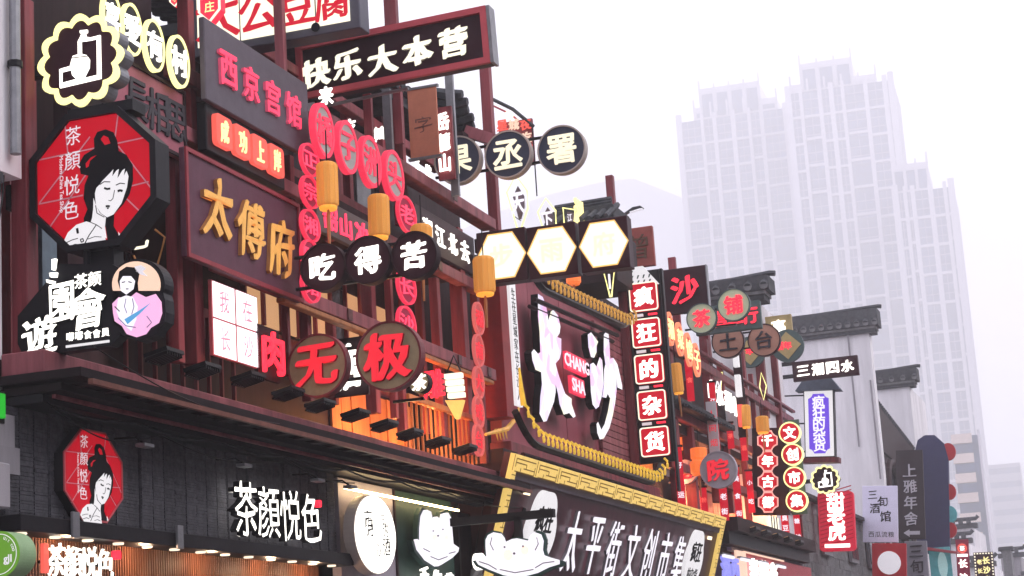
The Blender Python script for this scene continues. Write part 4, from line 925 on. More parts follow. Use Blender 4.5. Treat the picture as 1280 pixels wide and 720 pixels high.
# 14 scroll + vertical frames with white neon characters behind
p = onX(529, 153, -7.7); T = root('scroll_banner', 'terracotta hanging scroll with one faint grey character below the long sign', 'banner', p)
sw, sh_ = 18.5/FPX*p.length, 43/FPX*p.length
boxp('cloth', scroll, T, -sw, sw, 0, .03, -sh_, sh_); boxp('rod', greymetal, T, -sw-.03, sw+.03, -.01, .04, -sh_-.03, -sh_); boxp('rod', greymetal, T, -sw-.03, sw+.03, -.01, .04, sh_, sh_+.03)
char('字', sw*1.05, T, 0, -.02, 0, mat('faded_ink', (.22, .10, .08), .6, .1), bold=-.005, depth=.02, brush=.08, wid=1.2)
for (x, y, hpx, s, lb, Xx) in ((408, 120, 12, '来', 'small white lit character peeking behind the first red rimmed oval', -8.0), (437, 160, 11, '吃', 'small white lit character behind the second red rimmed oval', -8.4), (475, 168, 10, '辣', 'small white neon character left of the terracotta scroll', -8.3), (555, 178, 21, '岳麓山', 'vertical white neon characters right of the terracotta scroll', -7.75), (520, 206, 10, '书院', 'short row of white neon strokes right under the terracotta scroll', -8.1)):
    p = onX(x, y, Xx); T = root('neon_sign', lb, 'neon sign', p, HALF if len(s) == 2 else 0); h_ = hpx/FPX*p.length
    if len(s) == 3:
        for i, ch in enumerate(s): char(ch, h_*1.1, T, 0, (1-i)*h_*1.25, 0, litwhite, None, .03, .1, .04, .7)
        boxp('backing', maroon, T, -h_*.5, h_*.5, .03, .08, -h_*2.2, h_*2.2)
    else:
        for i, ch in enumerate(s): char(ch, h_*2, T, i*h_*4, -i*.0, 0, litwhite, None, .03, .1, .04, .8)
for (x, yt, yb, Xx, m_, lb) in ((570, 100, 245, -7.7, greymetal, 'tall pale metal strut right of the terracotta scroll'), (487, 115, 190, -8.0, greymetal, 'thin grey strut left of the terracotta scroll'), (462, 120, 175, -8.2, maroon, 'maroon strut behind the first red rimmed ovals'), (500, 115, 180, -8.2, maroon, 'maroon strut immediately left of the scroll')):
    a, b = onX(x, yt, Xx), onX(x, yb, Xx); T = root('metal_strut', lb, 'strut', b); boxp('shaft', m_, T, -.05, .05, -.03, .03, 0, a.z-b.z)
# roof corner with curled tile end against the sky
p = onX(572, 135, -8.1); T = root('roof_corner', 'dark upturned tiled roof corner against the sky below the long sign', 'roof', p)
for k in range(6): build(MB().tube([(-.35+.0*k, .1*k, .28-.09*k), (-.1, .1*k, .2-.09*k), (.08+.03*(k % 2), .1*k, .18-.08*k)], [.07, .08, .06], 6), 'roof_tile', rooftile, T)
boxp('beam', darkwood, T, -.5, .05, 0, .5, -.5, -.32)
p = onX(592, 165, -8.0); T = root('timber_beam_end', 'red beam end poking out left of the middle slate blue disc', 'beam', p); boxp('beam', maroon2, T, -.1, .5, -.08, .08, -.10, .05, rot=(0, R(25), 0)); boxp('end_cap', blackmetal, T, -.13, -.1, -.08, .08, -.1, .06, rot=(0, R(25), 0))
# pinkish lit roof sign behind the discs
p = onY(643, 166, 25.6); T = root('roof_lights', 'cluster of lit pink sign letters under a sloping dark roof edge behind the slate discs', 'sign', p)
boxp('backing', maroon2, T, -.26, .26, .06, .12, -.5, .2)
for i, ch in enumerate('星城夜市小吃美食街'): char(ch, .17, T, -.18+(i % 3)*.18, .14-(i//3)*.2-(i % 3)*.02, 0, peach if i % 2 else coraltile, None, .03, .1, .05)
build(MB().tube([(-.3, 0, .56), (.0, 0, .36), (.3, 0, .05)], .028, 5), 'roof_edge', rooftile, T); build(MB().tube([(-.3, 0, .46), (-.05, 0, .3), (.2, 0, .05)], .014, 5), 'roof_edge', pinktrim, T)
build(MB().lathe([(.001, -.07), (.05, -.05), (.07, 0), (.05, .05), (.001, .07)], 12), 'lamp', ledstrip, T, loc=(-.05, -.05, .26)); build(MB().tube([(.28, 0, .05), (.28, 0, -1.0)], .01, 5), 'cable', blackmetal, T)
# neon hexagon outlines
def neon_hex(x, y, rx_, rz_, ch, label, Y=23.3, pts=None):
    p = onY(x, y, Y); k = Y/FPX*1.04; T = root('neon_hexagon', label, 'neon sign', p, 0, 'yellow neon outline signs')
    P_ = pts or [(0, 1), (1, .35), (.95, -.3), (.2, -1), (-.2, -1), (-1, .4)]
    build(MB().tube([(a*rx_*k, 0, b*rz_*k) for a, b in P_], .013, 6, closed=True), 'tube', neonyel, T)
    if ch and ch != 'I': build(MB().prism([(a*rx_*k*.55, b*rz_*k*.62) for a, b in P_], .05, .07), 'shade_plate', mat('mauve_grey_shade', (.16, .12, .15), .5, .2), T)  # added dark plate stands for the shaded sides of the character
    build(MB().tube([(-rx_*k*.5, .04, -rz_*k*.5), (-rx_*k*.5, .3, -rz_*k*.5)], .008, 4), 'standoff', greymetal, T)
    if ch: char(ch, rz_*k*.85, T, 0, -.02, .0, litcool, None, .025, .06, .06, .62)
neon_hex(647, 252, 14, 36, '天', 'tall yellow neon outline around a white character left of the other one')
neon_hex(684, 274, 12, 28, '下', 'smaller yellow neon outline with white character above the middle hexagon box')
neon_hex(762, 350, 9, 22, 'I', 'yellow neon V outline hanging below the right hexagon box', 24.2, [(-1, 1), (1, 1), (.1, -1), (-.1, -1)])
neon_hex(897, 480, 7, 14, 'W', 'small yellow neon outline under the brown disc with a dark character', 38, [(-1, 1), (-.4, -.6), (0, .4), (.4, -.8), (1, 1)])
neon_hex(953, 483, 5, 17, '', 'thin yellow neon diamond right of the small neon outline', 41, [(0, 1), (1, 0), (0, -1), (-.7, 0)])
neon_hex(712, 270, 8, 12, '江', 'little white character in yellow outline between two hexagon boxes', 23.4, [(-1, 1), (1, .6), (.6, -1), (-1, -.8)])
for k, (x0, x1, y, s) in enumerate(((722, 752, 266, '湖南'),)):
    p = onX(x0, y, -8.3); T = root('neon_sign', 'cream lit characters on dark gable above the right hexagon box', 'neon sign', p, HALF)
    for i, ch in enumerate(s): char(ch, .45, T, i*.7, 0, 0, litlemon, None, .03, .1, .04)
# upper curled metal hook
p = onX(792, 264, -8.0); T = root('roof_hook', 'curled white edged roof tip to the right of the tall maroon post', 'roof', p); T.scale = (.62, .62, .62)
build(MB().tube([(-.25, 0, -.05), (0, 0, .08), (.2, 0, .1), (.3, 0, .03)], [.05, .05, .04, .02], 6), 'tip', rooftile, T); build(MB().tube([(-.1, -.05, -.03), (.28, -.05, .02)], .025, 6), 'edge', whitepaint, T)
# 15 maroon board with seal character
c, w_, h_ = perp(778, 284, 817, 334, 32.5)
T = root('square_sign', 'maroon square board with a dark seal character right of the hexagon boxes', 'sign', c)
boxp('board', mat('warm_red_board', (.26, .06, .05), .5, .2), T, -w_/2, w_/2, 0, .1, -h_/2, h_/2, .01); char('曾', h_*.62, T, w_*.0, 0, 0, mat('bronze_ink', (.10, .05, .03), .5, .1), bold=.0, depth=.05, brush=.04)
# 16 crazy groceries column
Y = 30.6; O = onY(812, 460, Y)
T = root('column_sign', 'tall black truss carrying five red square tiles with white characters', 'sign', O)
sp_ = [(807, 371), (811, 416), (814, 461), (817, 506.5), (820, 552)]
zt_, zb_ = onY(806, 338, Y).z-O.z, onY(822, 578, Y).z-O.z
boxp('back_board', blackmetal, T, -.29, .29, .02, .1, zb_, zt_)
boxp('upright', blackmetal, T, .3, .34, .0, .12, zb_-.5, zt_); boxp('upright', maroon, T, -.34, -.3, .0, .12, zb_, zt_)
for (x, y), ch in zip(sp_, '疯狂的杂货'):
    p = onY(x, y, Y); lx, lz = (p.x-O.x)*.0, p.z-O.z; s = .49
    t_ = build(MB().prism(rrect(s, s, .05, cx=lx, cz=lz), -.04, .02), 'tile', redtile, T)
    build(MB().ring(rrect(s*1.0, s*1.0, .05, cx=lx, cz=lz), rrect(s*.92, s*.92, .04, cx=lx, cz=lz), -.055, -.0405), 'tile_rim', litcream, t_)
    char(ch, s*.68, t_, lx, lz, -.041, litwhite, None, .035, .06, .03)
for (x, y) in sp_[:-1]:
    p = onY(x, y+22.7, Y); boxp('clip', whitepaint, T, -.2, -.04, -.02, .02, p.z-O.z-.02, p.z-O.z+.025); boxp('clip', redneon, T, .05, .2, -.02, .02, p.z-O.z-.01, p.z-O.z+.02)
p = onY(803, 345, Y)
build(MB().prism([(-.27, -.12), (.28, -.12), (.02, .22), (-.27, .22)], -.01, .06), 'top_plate', softwhite, T, loc=(0, 0, p.z-O.z-.05))
g = MB()
for k in range(9): a_, b_ = -.2+(k % 4)*.1, -.08+(k//4)*.09; g.prism([(a_, b_), (a_+.02, b_), (a_+.05, b_+.06), (a_+.02, b_+.06)], -.015, -.0105)
build(g, 'leaf_print', greenpanel, T, loc=(0, 0, p.z-O.z-.05), kind='stuff')
# 17 changsha letters on the hall wall
c = onX(715, 458, -7.86); T = root('city_letters', 'huge pastel pink city characters with a small pink latin sign between, on maroon boards', 'sign', c, HALF)
def LX(x, y, X=-7.86): p = onX(x, y, X); return p.y-c.y, p.z-c.z
pst2 = glow('pastel_white', (.93, .84, 1.0), .9, (.3, .28, .3))
# a material mixing pale yellow, pink and lilac flower print
nm = pst2.node_tree; bs = nm.nodes['Principled BSDF']; tc = nm.nodes.new('ShaderNodeTexCoord'); v_ = nm.nodes.new('ShaderNodeTexVoronoi'); v_.inputs['Scale'].default_value = 5.0
rp = nm.nodes.new('ShaderNodeValToRGB'); rp.color_ramp.interpolation = 'CONSTANT'; ee = rp.color_ramp.elements
ee[0].color = (.95, .92, 1, 1); ee[1].position = .5; ee[1].color = (.80, .66, 1, 1); e_ = ee.new(.68); e_.color = (.95, .5, .85, 1); e_ = ee.new(.82); e_.color = (1, .95, .7, 1)
sx_ = nm.nodes.new('ShaderNodeSeparateColor'); nm.links.new(tc.outputs['Object'], v_.inputs['Vector']); nm.links.new(v_.outputs['Color'], sx_.inputs[0]); nm.links.new(sx_.outputs[0], rp.inputs[0]); nm.links.new(rp.outputs[0], bs.inputs['Emission Color'])
TR = [[(675,367),(681,371),(685,382),(687,392),(688,400),(691,389),(694,387),(700,394),(703,408),(702,416),(699,421),(704,423),(704,440),(702,448),(697,454),(700,466),(704,478),(709,492),(717,498),(717,505),(722,520),(719,522),(714,516),(707,518),(702,505),(700,492),(697,480),(697,490),(695,502),(690,515),(686,526),(682,527),(677,517),(678,495),(680,480),(679,465),(672,462),(668,450),(667,440),(670,436),(675,442),(678,440),(677,415),(675,395)]]
TR += [[(737,418),(741,415),(745,420),(750,427),(748,432),(748,440),(745,447),(741,446),(738,434)],
       [(740,455),(744,453),(748,458),(752,446),(755,450),(756,462),(757,480),(754,497),(751,508),(747,511),(743,505),(741,490),(740,470)],
       [(757,418),(760,414),(763,417),(764,430),(765,448),(769,447),(774,455),(777,468),(780,482),(780,487),(774,484),(773,470),(773,488),(771,505),(768,520),(764,535),(757,548),(752,549),(749,541),(748,530),(750,527),(754,537),(758,530),(762,515),(765,498),(762,492),(760,497),(755,496),(757.5,480),(757.5,462),(759,455),(757,440)]]
for pts in TR:
    build(MB().prism([LX(*p) for p in pts], .03, .14, 0, 1), 'brush_stroke', [pst2, blackink], T)
for s, y, x in (('CHANG', 455, 721), ('SHA', 483, 723)):
    a = LX(x, y); q_ = boxp('name_strip', hotpink, T, a[0]-.5*(1 if len(s) == 5 else .66), a[0]+.5*(1 if len(s) == 5 else .66), -.0, .06, a[1]-.13, a[1]+.13)
    char(s, .19, q_, a[0], a[1], -.001, glow('lit_pale_pink', (1, .75, .85), 1.0), bold=.02, depth=.05, wid=1.32, name='lettering')
# couplet strip
p = onX(645, 430, -7.86); T = root('couplet_strip', 'narrow white vertical strip with small dark characters on the red pillar', 'sign', p, HALF)
hz = (onX(641, 354, -7.86).z-onX(650, 508, -7.86).z)/2
boxp('strip', softwhite, T, -.13, .13, 0, .04, -hz, hz)
row('生在星城家在长沙人', .16, T, hz*.92, -hz*.92, 0, -.001, True, front=blackink, bold=.0, depth=.02, brush=.04)
# 18 yellow fret frame with the market name, leaning forward
c, w_, h_ = flat(625, 897, 605, 740, -7.55)
rxx = R(17)
a = onX(640, 568, -7.35); b = onX(905, 645, -7.35); top = (a.z+b.z)/2; L = b.y-a.y; Hh = 1.75
T = root('market_sign', 'leaning dark market name board in a lit yellow fret frame with seven white characters', 'sign', (-7.35, (a.y+b.y)/2, top), HALF); T.rotation_euler = (rxx, 0, HALF)
fw = .215
boxp('board', mat('market_board', (.075, .02, .03), .35, .3, 4, streak=True), T, -L/2, L/2, .02, .1, -Hh, 0)
boxp('inner_frame', greyboard, T, -L/2+fw, L/2-fw, -.02, .019, -fw-.09, -fw)
for (x0, x1, z0, z1) in ((-L/2, L/2, -fw, 0), (-L/2, -L/2+fw*.8, -Hh, -fw-.001), (L/2-fw*.8, L/2, -Hh, -fw-.001)): boxp('frame_bar', yelframe, T, x0, x1, -.05, .015, z0, z1, .004)
g = MB()
n_ = 13; st_ = L/n_
for k in range(n_):
    x0 = -L/2+k*st_; e = .014
    g.box(x0-.006, x0+.006, -.054, -.0505, -fw+.01, -.01)
    for (u0, u1, zz) in ((.1, .92, -.05), (.1, .55, -.1), (.45, .92, -.155), (.1, .92, -.21)): g.box(x0+u0*st_, x0+u1*st_, -.054, -.0505, zz-e/2, zz+e/2)
    for (uu, z0, z1) in ((.1, -.155, -.05), (.55, -.155, -.1), (.92, -.21, -.105), (.33, -.21, -.155)): g.box(x0+uu*st_-e/2, x0+uu*st_+e/2, -.0545, -.0505, z0, z1)
for k in range(6):
    z0 = -fw-.05-k*.26
    for sx in (-L/2+.02, L/2-.19):
        for zz in (0, -.06, -.14): g.box(sx, sx+.17, -.054, -.0505, z0+zz, z0+zz+.012)
        g.box(sx+.08, sx+.092, -.0545, -.0505, z0-.14, z0-.06)
build(g, 'fret_lines', mat('fret_ink', (.25, .14, .03), .5, .1), T, kind='stuff')
def LM(x, y):
    p = onX(x, y, -7.45); return p.y-T.location.y
xs_ = [LM(x, 670) for x in (722, 748, 772, 794, 815, 834, 851)]
for x, ch in zip(xs_, '太平街文创市集'):
    char(ch, .92, T, x+.12, -.93, -.03, litcool, mat('grey_letter_side', (.2, .18, .2), .5, .1), .04, .045, .02, .78, nib='x')  # letter sides in plain grey
for x in (684, 871):
    cx_ = LM(x, 670)+.1; p_ = build(MB().prism(scallop(.56, 6, .05, 60, cx_, -.9), -.06, .0), 'flower_plate', softwhite, T)
    for i, ch in enumerate('疯狂'): char(ch, .36, p_, cx_-.18+i*.36, -.72, -.061, blackink, bold=.025, depth=.02, brush=.03)
    for i, ch in enumerate('的杂货'): char(ch, .24, p_, cx_-.24+i*.24, -1.12, -.061, blackink, bold=.02, depth=.02, brush=.03)
# spotlights at both plates
for x in (-L/2+.75, L/2-.95): boxp('spotlight', ledstrip, T, x, x+.1, -.06, -.0, -.46, -.40)
# 19 white tea shop letters
def letters(label, box, X, s, fr=litwhite, side=None, h=.8, bold=.0, brush=.06, depth=.12, wid=.85, seal=True, backer=None):
    c, w_, h_ = flat(*box, X); T = root('shop_letters', label, 'sign', c, HALF)
    for i, ch in enumerate(s): char(ch, h_*h, T, -w_/2+w_*(i+.5)/len(s), 0, 0, fr, side, bold, depth, brush, wid)
    if seal: build(MB().prism(rrect(.07, .07, .015, cx=w_/2+.03, cz=h_*.3), -.05, .0), 'seal', redneon, T)
    g = MB()
    for i in range(len(s)): g.tube([(-w_/2+w_*(i+.5)/len(s), 0, 0), (-w_/2+w_*(i+.5)/len(s), .15, 0)], .015, 5)
    build(g, 'standoffs', blackmetal, T)
    return T, w_, h_
letters('large white lit tea shop characters on the black panelled front', (288, 396, 606, 680), -7.88, '茶顏悦色', h=.86, side=blackink, depth=.14, wid=.95)
T_, a_, b_ = letters('smaller white lit tea shop characters on the wood slats at the bottom left', (60, 141, 682, 724), -8.0, '茶顏悦色', h=.95, depth=.06, wid=1.0)
build(MB().prism([(-a_/2-.09, -b_*.4), (-a_/2-.02, -b_*.4), (-a_/2-.02, b_*.45), (-a_/2-.09, b_*.45)], -.03, 0), 'side_strip', coraltile, T_)
# 20 oval lightbox with moon text
c = onX(469, 668, -7.75); T = root('oval_light_box', 'tall white oval light box with scattered dark strokes on the lilac panel', 'light box', c, HALF)
rz_ = onX(469, 619, -7.75).z-c.z; ry_ = abs(onX(494, 668, -7.75).y-c.y)
build(MB().prism(circ(ry_, 48, 0, 0, rz_*1.0), .0, .12), 'casing', palerim, T); build(MB().prism(circ(ry_*.97, 48, 0, 0, rz_*.975), -.012, -.001), 'lit_face', litwhite, T)
for ch, x, z, h_ in (('古', -.12, .3, .22), ('月', -.1, .1, .18), ('三', .12, .3, .14), ('沩', .15, .12, .16), ('酒', .16, -.22, .2), ('心', .02, -.3, .15)): char(ch, h_, T, x*ry_*3, z*rz_*1.3, -.0125, blackink, bold=.0, depth=.02, brush=.09)
# 21 plump bear-like light boxes
def bear(label, pts, plane, facing, cheeks, eyes, lines):
    """traced outline with its own thickness; facing 'Y' = faces down the street, 'X' = flat on the shop front"""
    f_ = (lambda x, y: onY(x, y, plane)) if facing == 'Y' else (lambda x, y: onX(x, y, plane))
    cx = sum(p[0] for p in pts)/len(pts); cy = sum(p[1] for p in pts)/len(pts); o_ = f_(cx, cy)
    T = root('mascot_light_box', label, 'light box', o_, 0 if facing == 'Y' else HALF)
    def L(x, y): p = f_(x, y); return ((p.x-o_.x) if facing == 'Y' else (p.y-o_.y), p.z-o_.z)
    P_ = [L(*p) for p in pts]
    build(MB().prism([(a*1.1, b*1.12) for a, b in P_], .02, .08), 'backing', greenpanel, T)
    build(MB().prism(P_, -.03, .02), 'lit_body', litcool, T)
    blush = mat('blush', (.85, .6, .55), .5, .05, emit=(1, .70, .58), es=.95)
    for x, y, r in cheeks: build(MB().prism([L(x+r*math.cos(k*.5236), y+r*1.2*math.sin(k*.5236)) for k in range(12)], -.034, -.0305), 'cheek', blush, T)
    ln = mat('grey_line', (.2, .18, .22), .5, .05)
    for x, y, r in eyes: build(MB().prism([L(x+r*math.cos(k*.785), y+r*math.sin(k*.785)) for k in range(8)], -.038, -.0345), 'eye', ln, T)
    for q in lines: build(MB().tube([(L(*p)[0], -.033, L(*p)[1]) for p in q], .006, 4), 'outline', ln, T)
    return T, L
B1 = [(595,700),(609,695),(608,684),(608,675),(611,669),(618,665.5),(626,667),(630,672),(632,678),(641,674),(647,673),(661,676),(664,669),(669,665.5),(676,668),(679,676),(678,687),(680,694),(688,697),(699,700),(699,705),(686,709),(672,716),(657,720),(645,722),(630,719),(612,712),(599,706)]
T, L_ = bear('large white bear-like light box on a black arm in front of the yellow frame', B1, 20.0, 'Y', [(636, 694, 6), (657, 688, 5)], [(632, 684, 1.3), (655, 683, 1.3), (644, 692, 1.6)], [[(600, 702), (612, 706), (622, 712)], [(694, 702), (680, 704), (670, 710)], [(626, 712), (645, 716), (668, 712)], [(672, 672), (674, 680), (670, 688)], [(616, 672), (614, 680), (618, 688)]])
a_ = L_(560, 645); b_ = L_(690, 641); boxp('arm', blackmetal, T, a_[0], b_[0], .05, .13, b_[1]-.04, b_[1]+.05)
boxp('arm', blackmetal, T, -.04, .04, .05, .11, 0, b_[1])
B2 = [(519,674),(526,680),(526,660),(527.5,645),(531,637.5),(536,640),(538,650),(544,646),(550,652),(552.5,642.5),(557.5,641),(561,647.5),(562.5,662),(564,680),(571,685),(570,690),(562.5,697.5),(549,706),(545,708),(532.5,700),(522.5,687)]
bear('white bear-like light box on the dark green shop panel', B2, -7.85, 'X', [(540, 672, 3), (555, 672, 2.5)], [(538, 664, .9), (550, 662, .9), (544, 670, 1.2)], [[(526, 686), (534, 690)], [(566, 690), (558, 692)], [(535, 696), (545, 700), (556, 696)]])
T = root('shop_letters', 'cropped white brush characters below the bear light box on the green panel', 'sign', onX(546, 722, -7.85), HALF)
for i, ch in enumerate('手作茶'): char(ch, .26, T, -.42+i*.4, -.02-.02*i, 0, litwhite, None, .03, .1, .06)
T = root('round_light_box', 'small white round sign cropped low beside the drain pipe', 'light box', onX(600, 702, -7.7), HALF); build(MB().prism(circ(.14, 24, 0, 0, .1), -.03, .05), 'lit_face', litwhite, T)
# 22 green round sign and green light
p = onY(0, 693, 11.2); T = root('round_sign', 'lime green round sign with white ring cropped at the bottom left corner', 'sign', p); rr = 38/FPX*11.4
build(MB().prism(circ(rr*.86, 48), .0, .2), 'casing', mat('pale_green_side', (.30, .45, .25), .5, .1), T); build(MB().prism(circ(rr*.86, 48), -.01, -.001), 'face', lime, T)
build(MB().ring(circ(rr*.76, 48), circ(rr*.73, 48), -.014, -.0105), 'ring_print', whitepaint, T)
char('gJI', rr*.36, T, rr*.36, -rr*.22, -.0105, whitepaint, bold=.03, depth=.02, name='lettering')
for i, ch in enumerate('uit too'):
    a_ = R(68-i*9.5); 
    if ch != ' ': char(ch, rr*.10, T, rr*.62*math.cos(a_), rr*.62*math.sin(a_), -.0105, whitepaint, bold=.03, depth=.02, name='lettering', rot=HALF-a_)
p = onX(4, 508, -7.9); T = root('green_light_box', 'small bright green light box at the far left edge', 'light box', p, HALF); boxp('box', greenlit, T, -.5, .0, -.02, .02, -.09, .09)
boxp('casing', blackmetal, T, -.52, .05, .021, .06, -.12, .12)
boxp('meter_box', plaster2, T, -.2, .06, -.02, .1, -.75, -.42, .01)
p = onX(175, 300, -7.75); T = root('neon_sign', 'small cream lit character fragment right of the red octagon', 'neon sign', p); char('乙', .17, T, 0, 0, 0, litcream, None, .04, .1, .05)
build(MB().tube([(.09, .1, .1), (.18, .1, .02), (.1, .1, -.22), (-.05, .1, -.25), (-.12, .1, -.1)], .01, 5), 'wire_frame', goldside, T)
# 23 small balcony signs
disc_row('disc_sign', 'small olive round sign with a white tea character beside the big disc', [(524, 478, 13)], 18.6, olive, darkwood, litwhite, '茶', 1.5, post_=True)
p = onX(543, 480, -8.0); T = root('neon_sign', 'red lit character block right of the small olive disc', 'neon sign', p); char('雕', .36, T, 0, 0, 0, redneon, None, .02, .1, .02, .75)
p = onX(570, 495, -7.8); T = root('cone_sign', 'pale yellow lit stacked cone shaped sign on the balcony', 'sign', p)
for k in range(4): boxp('slab', litcream, T, -.13+.01*k, .09+.005*k, -.03, .06, .22-k*.08, .28-k*.08)
build(MB().prism([(-.14, -.04), (.1, -.06), (.02, -.28), (-.02, -.28)], -.02, .05), 'cone', yelframe, T); build(MB().tube([(-.1, 0, .3), (0, 0, .5), (.08, 0, .3)], .012, 5), 'hanger', blackmetal, T)
p = onX(437, 458, -8.0); T = root('neon_sign', 'white lit outlined figure between the two big red lettered discs', 'neon sign', p); char('店', .5, T, 0, 0, 0, litwhite, None, .05, .1, .06, .55); boxp('backing', darkwood, T, -.2, .2, .02, .06, -.32, .32)

# ================================================================== far signs
def board(label, box, Y, m_, s, fr, h=.6, name='hanging_sign', vertical=False, bold=.03, brush=.03, frame=None, th=.12, depth=.1, side=None, fw=.04, spread=.9, rz=0.0, wid=1.0, cat='sign', group=None, tilt=0):
    Y = min(Y, yf(box[0], (box[1]+box[3])/2)-.1); c, w_, h_ = perp(*box, Y); T = root(name, label, cat, c, rz, group, ry=tilt)
    boxp('board', m_, T, -w_/2, w_/2, 0, th, -h_/2, h_/2, .008)
    if frame:
        f_ = fw; build(MB().ring([(-w_/2, -h_/2), (w_/2, -h_/2), (w_/2, h_/2), (-w_/2, h_/2)], [(-w_/2+f_, -h_/2+f_), (w_/2-f_, -h_/2+f_), (w_/2-f_, h_/2-f_), (-w_/2+f_, h_/2-f_)], -.02, -.001), 'frame', frame, T)
    n = max(1, len(s)); hh = h*(w_ if vertical else h_)
    for i, ch in enumerate(s):
        if ch == ' ': continue
        t = ((i+.5)/n-.5)*spread
        if vertical: char(ch, hh, T, 0, -t*h_, 0, fr, side, bold, depth, brush, wid)
        else: char(ch, hh, T, t*w_, 0, 0, fr, side, bold, depth, brush, wid)
    return T, w_, h_
T, w_, h_ = board('dark board with one bright red character beside the white firewall', (829, 334, 884, 391), 33.6, signdark, '沙', redneon, .62, frame=None, side=mat('deep_red', (.35, .01, .02)))
boxp('edge', greymetal, T, w_/2, w_/2+.02, -.02, .12, -h_/2, h_/2)
a = onX(841, 338, -8.1); T = root('steel_post', 'short red post rising behind the dark board with red character', 'post', a); boxp('shaft', maroon, T, -.07, .07, -.05, .05, -1.5, .25)
disc_row('disc_sign', 'sage green discs with red characters hung below the dark red-lettered board', [(877, 398, 19), (917, 381, 20.5)], 33.4, greensign, greenboard, redneon, '茶铺', 1.15, bold=.02)
T, w_, h_ = board('slate green board with red raised characters behind the sage discs', (868, 380, 951, 415), 38.0, greenboard, '茶言工行', redneon, .6)
disc_row('disc_sign', 'two brown discs with dark raised characters under the slate green board', [(910, 427, 20.5), (955, 425, 20.5)], 37.0, brownsign, signdark, darkletter, '土台', 1.1, rw=.06, bold=.02, side=mat('brown_side', (.25, .05, .04)))
board('dull gold square board with one white lit character above the diamond disc', (957, 394, 990, 423), 43.5, goldboard, '高', litwhite, .62)
Y = 43.0; p = onY(984, 432, Y); T = root('disc_sign', 'dark disc with a gold diamond and red lettering, rightmost of the group', 'sign', p); rr = 21/FPX*Y
build(MB().prism(circ(rr, 36), 0, .12), 'disc', greenboard, T); build(MB().prism([(0, rr*.85), (rr*.85, 0), (0, -rr*.85), (-rr*.85, 0)], -.02, -.001), 'diamond', goldboard, T)
for i, ch in enumerate('百年'): char(ch, rr*.5, T, (-.45+i*.48)*rr, 0, -.021, redneon, None, .04, .06, 0)
Y = 42.5; p = onY(937, 440, Y); T = root('disc_sign', 'dark disc with a gold diamond half hidden between the brown discs', 'sign', p); rr = 20/FPX*Y
build(MB().prism(circ(rr, 36), 0, .12), 'disc', greenboard, T); build(MB().prism([(0, rr*.85), (rr*.85, 0), (0, -rr*.85), (-rr*.85, 0)], -.02, -.001), 'diamond', goldboard, T)
char('年', rr*.5, T, 0, .02, -.021, redneon, None, .04, .06, 0)
board('maroon board with four white lit characters on the tall firewall', (990, 448, 1073, 473), 50, signdark, '三湘四水', litwhite, .62, bold=.04)
for k in range(4):
    p = onY(975, 455+(k % 2)*16, 50.2); T = root('sign_bracket', ('upper' if k % 2 == 0 else 'lower')+' dark bar joining the '+('near' if k < 2 else 'far')+' red posts to the four-character board', 'bracket', (p.x, 50.2+(.3 if k > 1 else 0), p.z)); boxp('bar', blackmetal, T, -.35, .4, -.02, .02, -.03, .03)
# violet lantern sign
Y = yf(1005, 530)-.2; c, w_, h_ = perp(1005, 487, 1043, 572, Y); T = root('lantern_sign', 'white boxed lantern sign with violet panel and white characters under a grey hood', 'light box', c)
T.rotation_euler = (0, R(4), 0)
boxp('box', blackmetal, T, -w_/2, w_/2, 0, w_*.35, -h_/2, h_/2); boxp('lit_face', softwhite, T, -w_/2+.025, w_/2-.025, -.02, -.001, -h_/2+.03, h_/2-.03)
build(MB().prism(notched(w_*.68, h_*.88, .12), -.03, -.0205), 'violet_panel', purplelit, T)
row('疯狂的杂货', w_*.42, T, h_*.40, -h_*.40, 0, -.031, True, front=litcool, bold=.022, depth=.05)
build(MB().prism([(-w_*.75, h_/2-.02), (w_*.75, h_/2-.02), (w_*.45, h_/2+.28), (-w_*.45, h_/2+.28)], -.12, w_*.5), 'hood', mat('blue_grey_hood', (.10, .12, .16), .6, .2), T)
boxp('base', maroon, T, -w_*.62, w_*.62, -.08, w_*.45, -h_/2-.13, -h_/2-.002)
for k in range(3): z = h_*.45-k*h_*.42; build(MB().tube([(-w_*1.25, .3, z), (-w_/2, .3, z)], .02, 5), 'bracket', blackmetal, T)
# octagonal tile board + round tile column
Y = 40.5; c, w_, h_ = perp(940, 536, 986, 641, Y); T = root('column_sign', 'dark board with four octagonal red tiles with white characters', 'sign', c)
T.rotation_euler = (0, R(4.5), 0)
boxp('board', signdark, T, -w_/2, w_/2, .02, .12, -h_/2-.05, h_/2+.03)
for i, ch in enumerate('千年古都'):
    z = h_*(.36-i*.245); s = 24/FPX*Y*1.05; t_ = build(MB().prism(notched(s, s, s*.3, -.05, z), -.03, .02), 'tile', redtile, T)
    build(MB().ring(notched(s*1.04, s*1.04, s*.3, -.05, z), notched(s*.9, s*.9, s*.27, -.05, z), -.04, -.0305), 'tile_rim', glow('rose_rim', (1, .45, .4), .9), t_); char(ch, s*.6, t_, -.05, z, -.031, litwhite, None, .04, .08)
Y = 39.9; c = onY(993, 583, Y); T = root('column_sign', 'vertical column of four round red tiles with yellow rims and white characters', 'sign', c)
for i, (x, y) in enumerate(((987, 541), (990.5, 568), (993, 597), (996, 626))):
    p = onY(x, y, Y); rr = 13.6/FPX*Y*1.02; d_ = disc(T, 'tile', rr, redtile, neonyel, .1, .12, p.x-c.x, p.z-c.z, 32); char('文创市集'[i], rr*1.15, d_, p.x-c.x, p.z-c.z, -.007, litwhite, None, .035, .06)
boxp('backing', greenboard, T, -.16, .16, .11, .18, -1.0, 1.0)
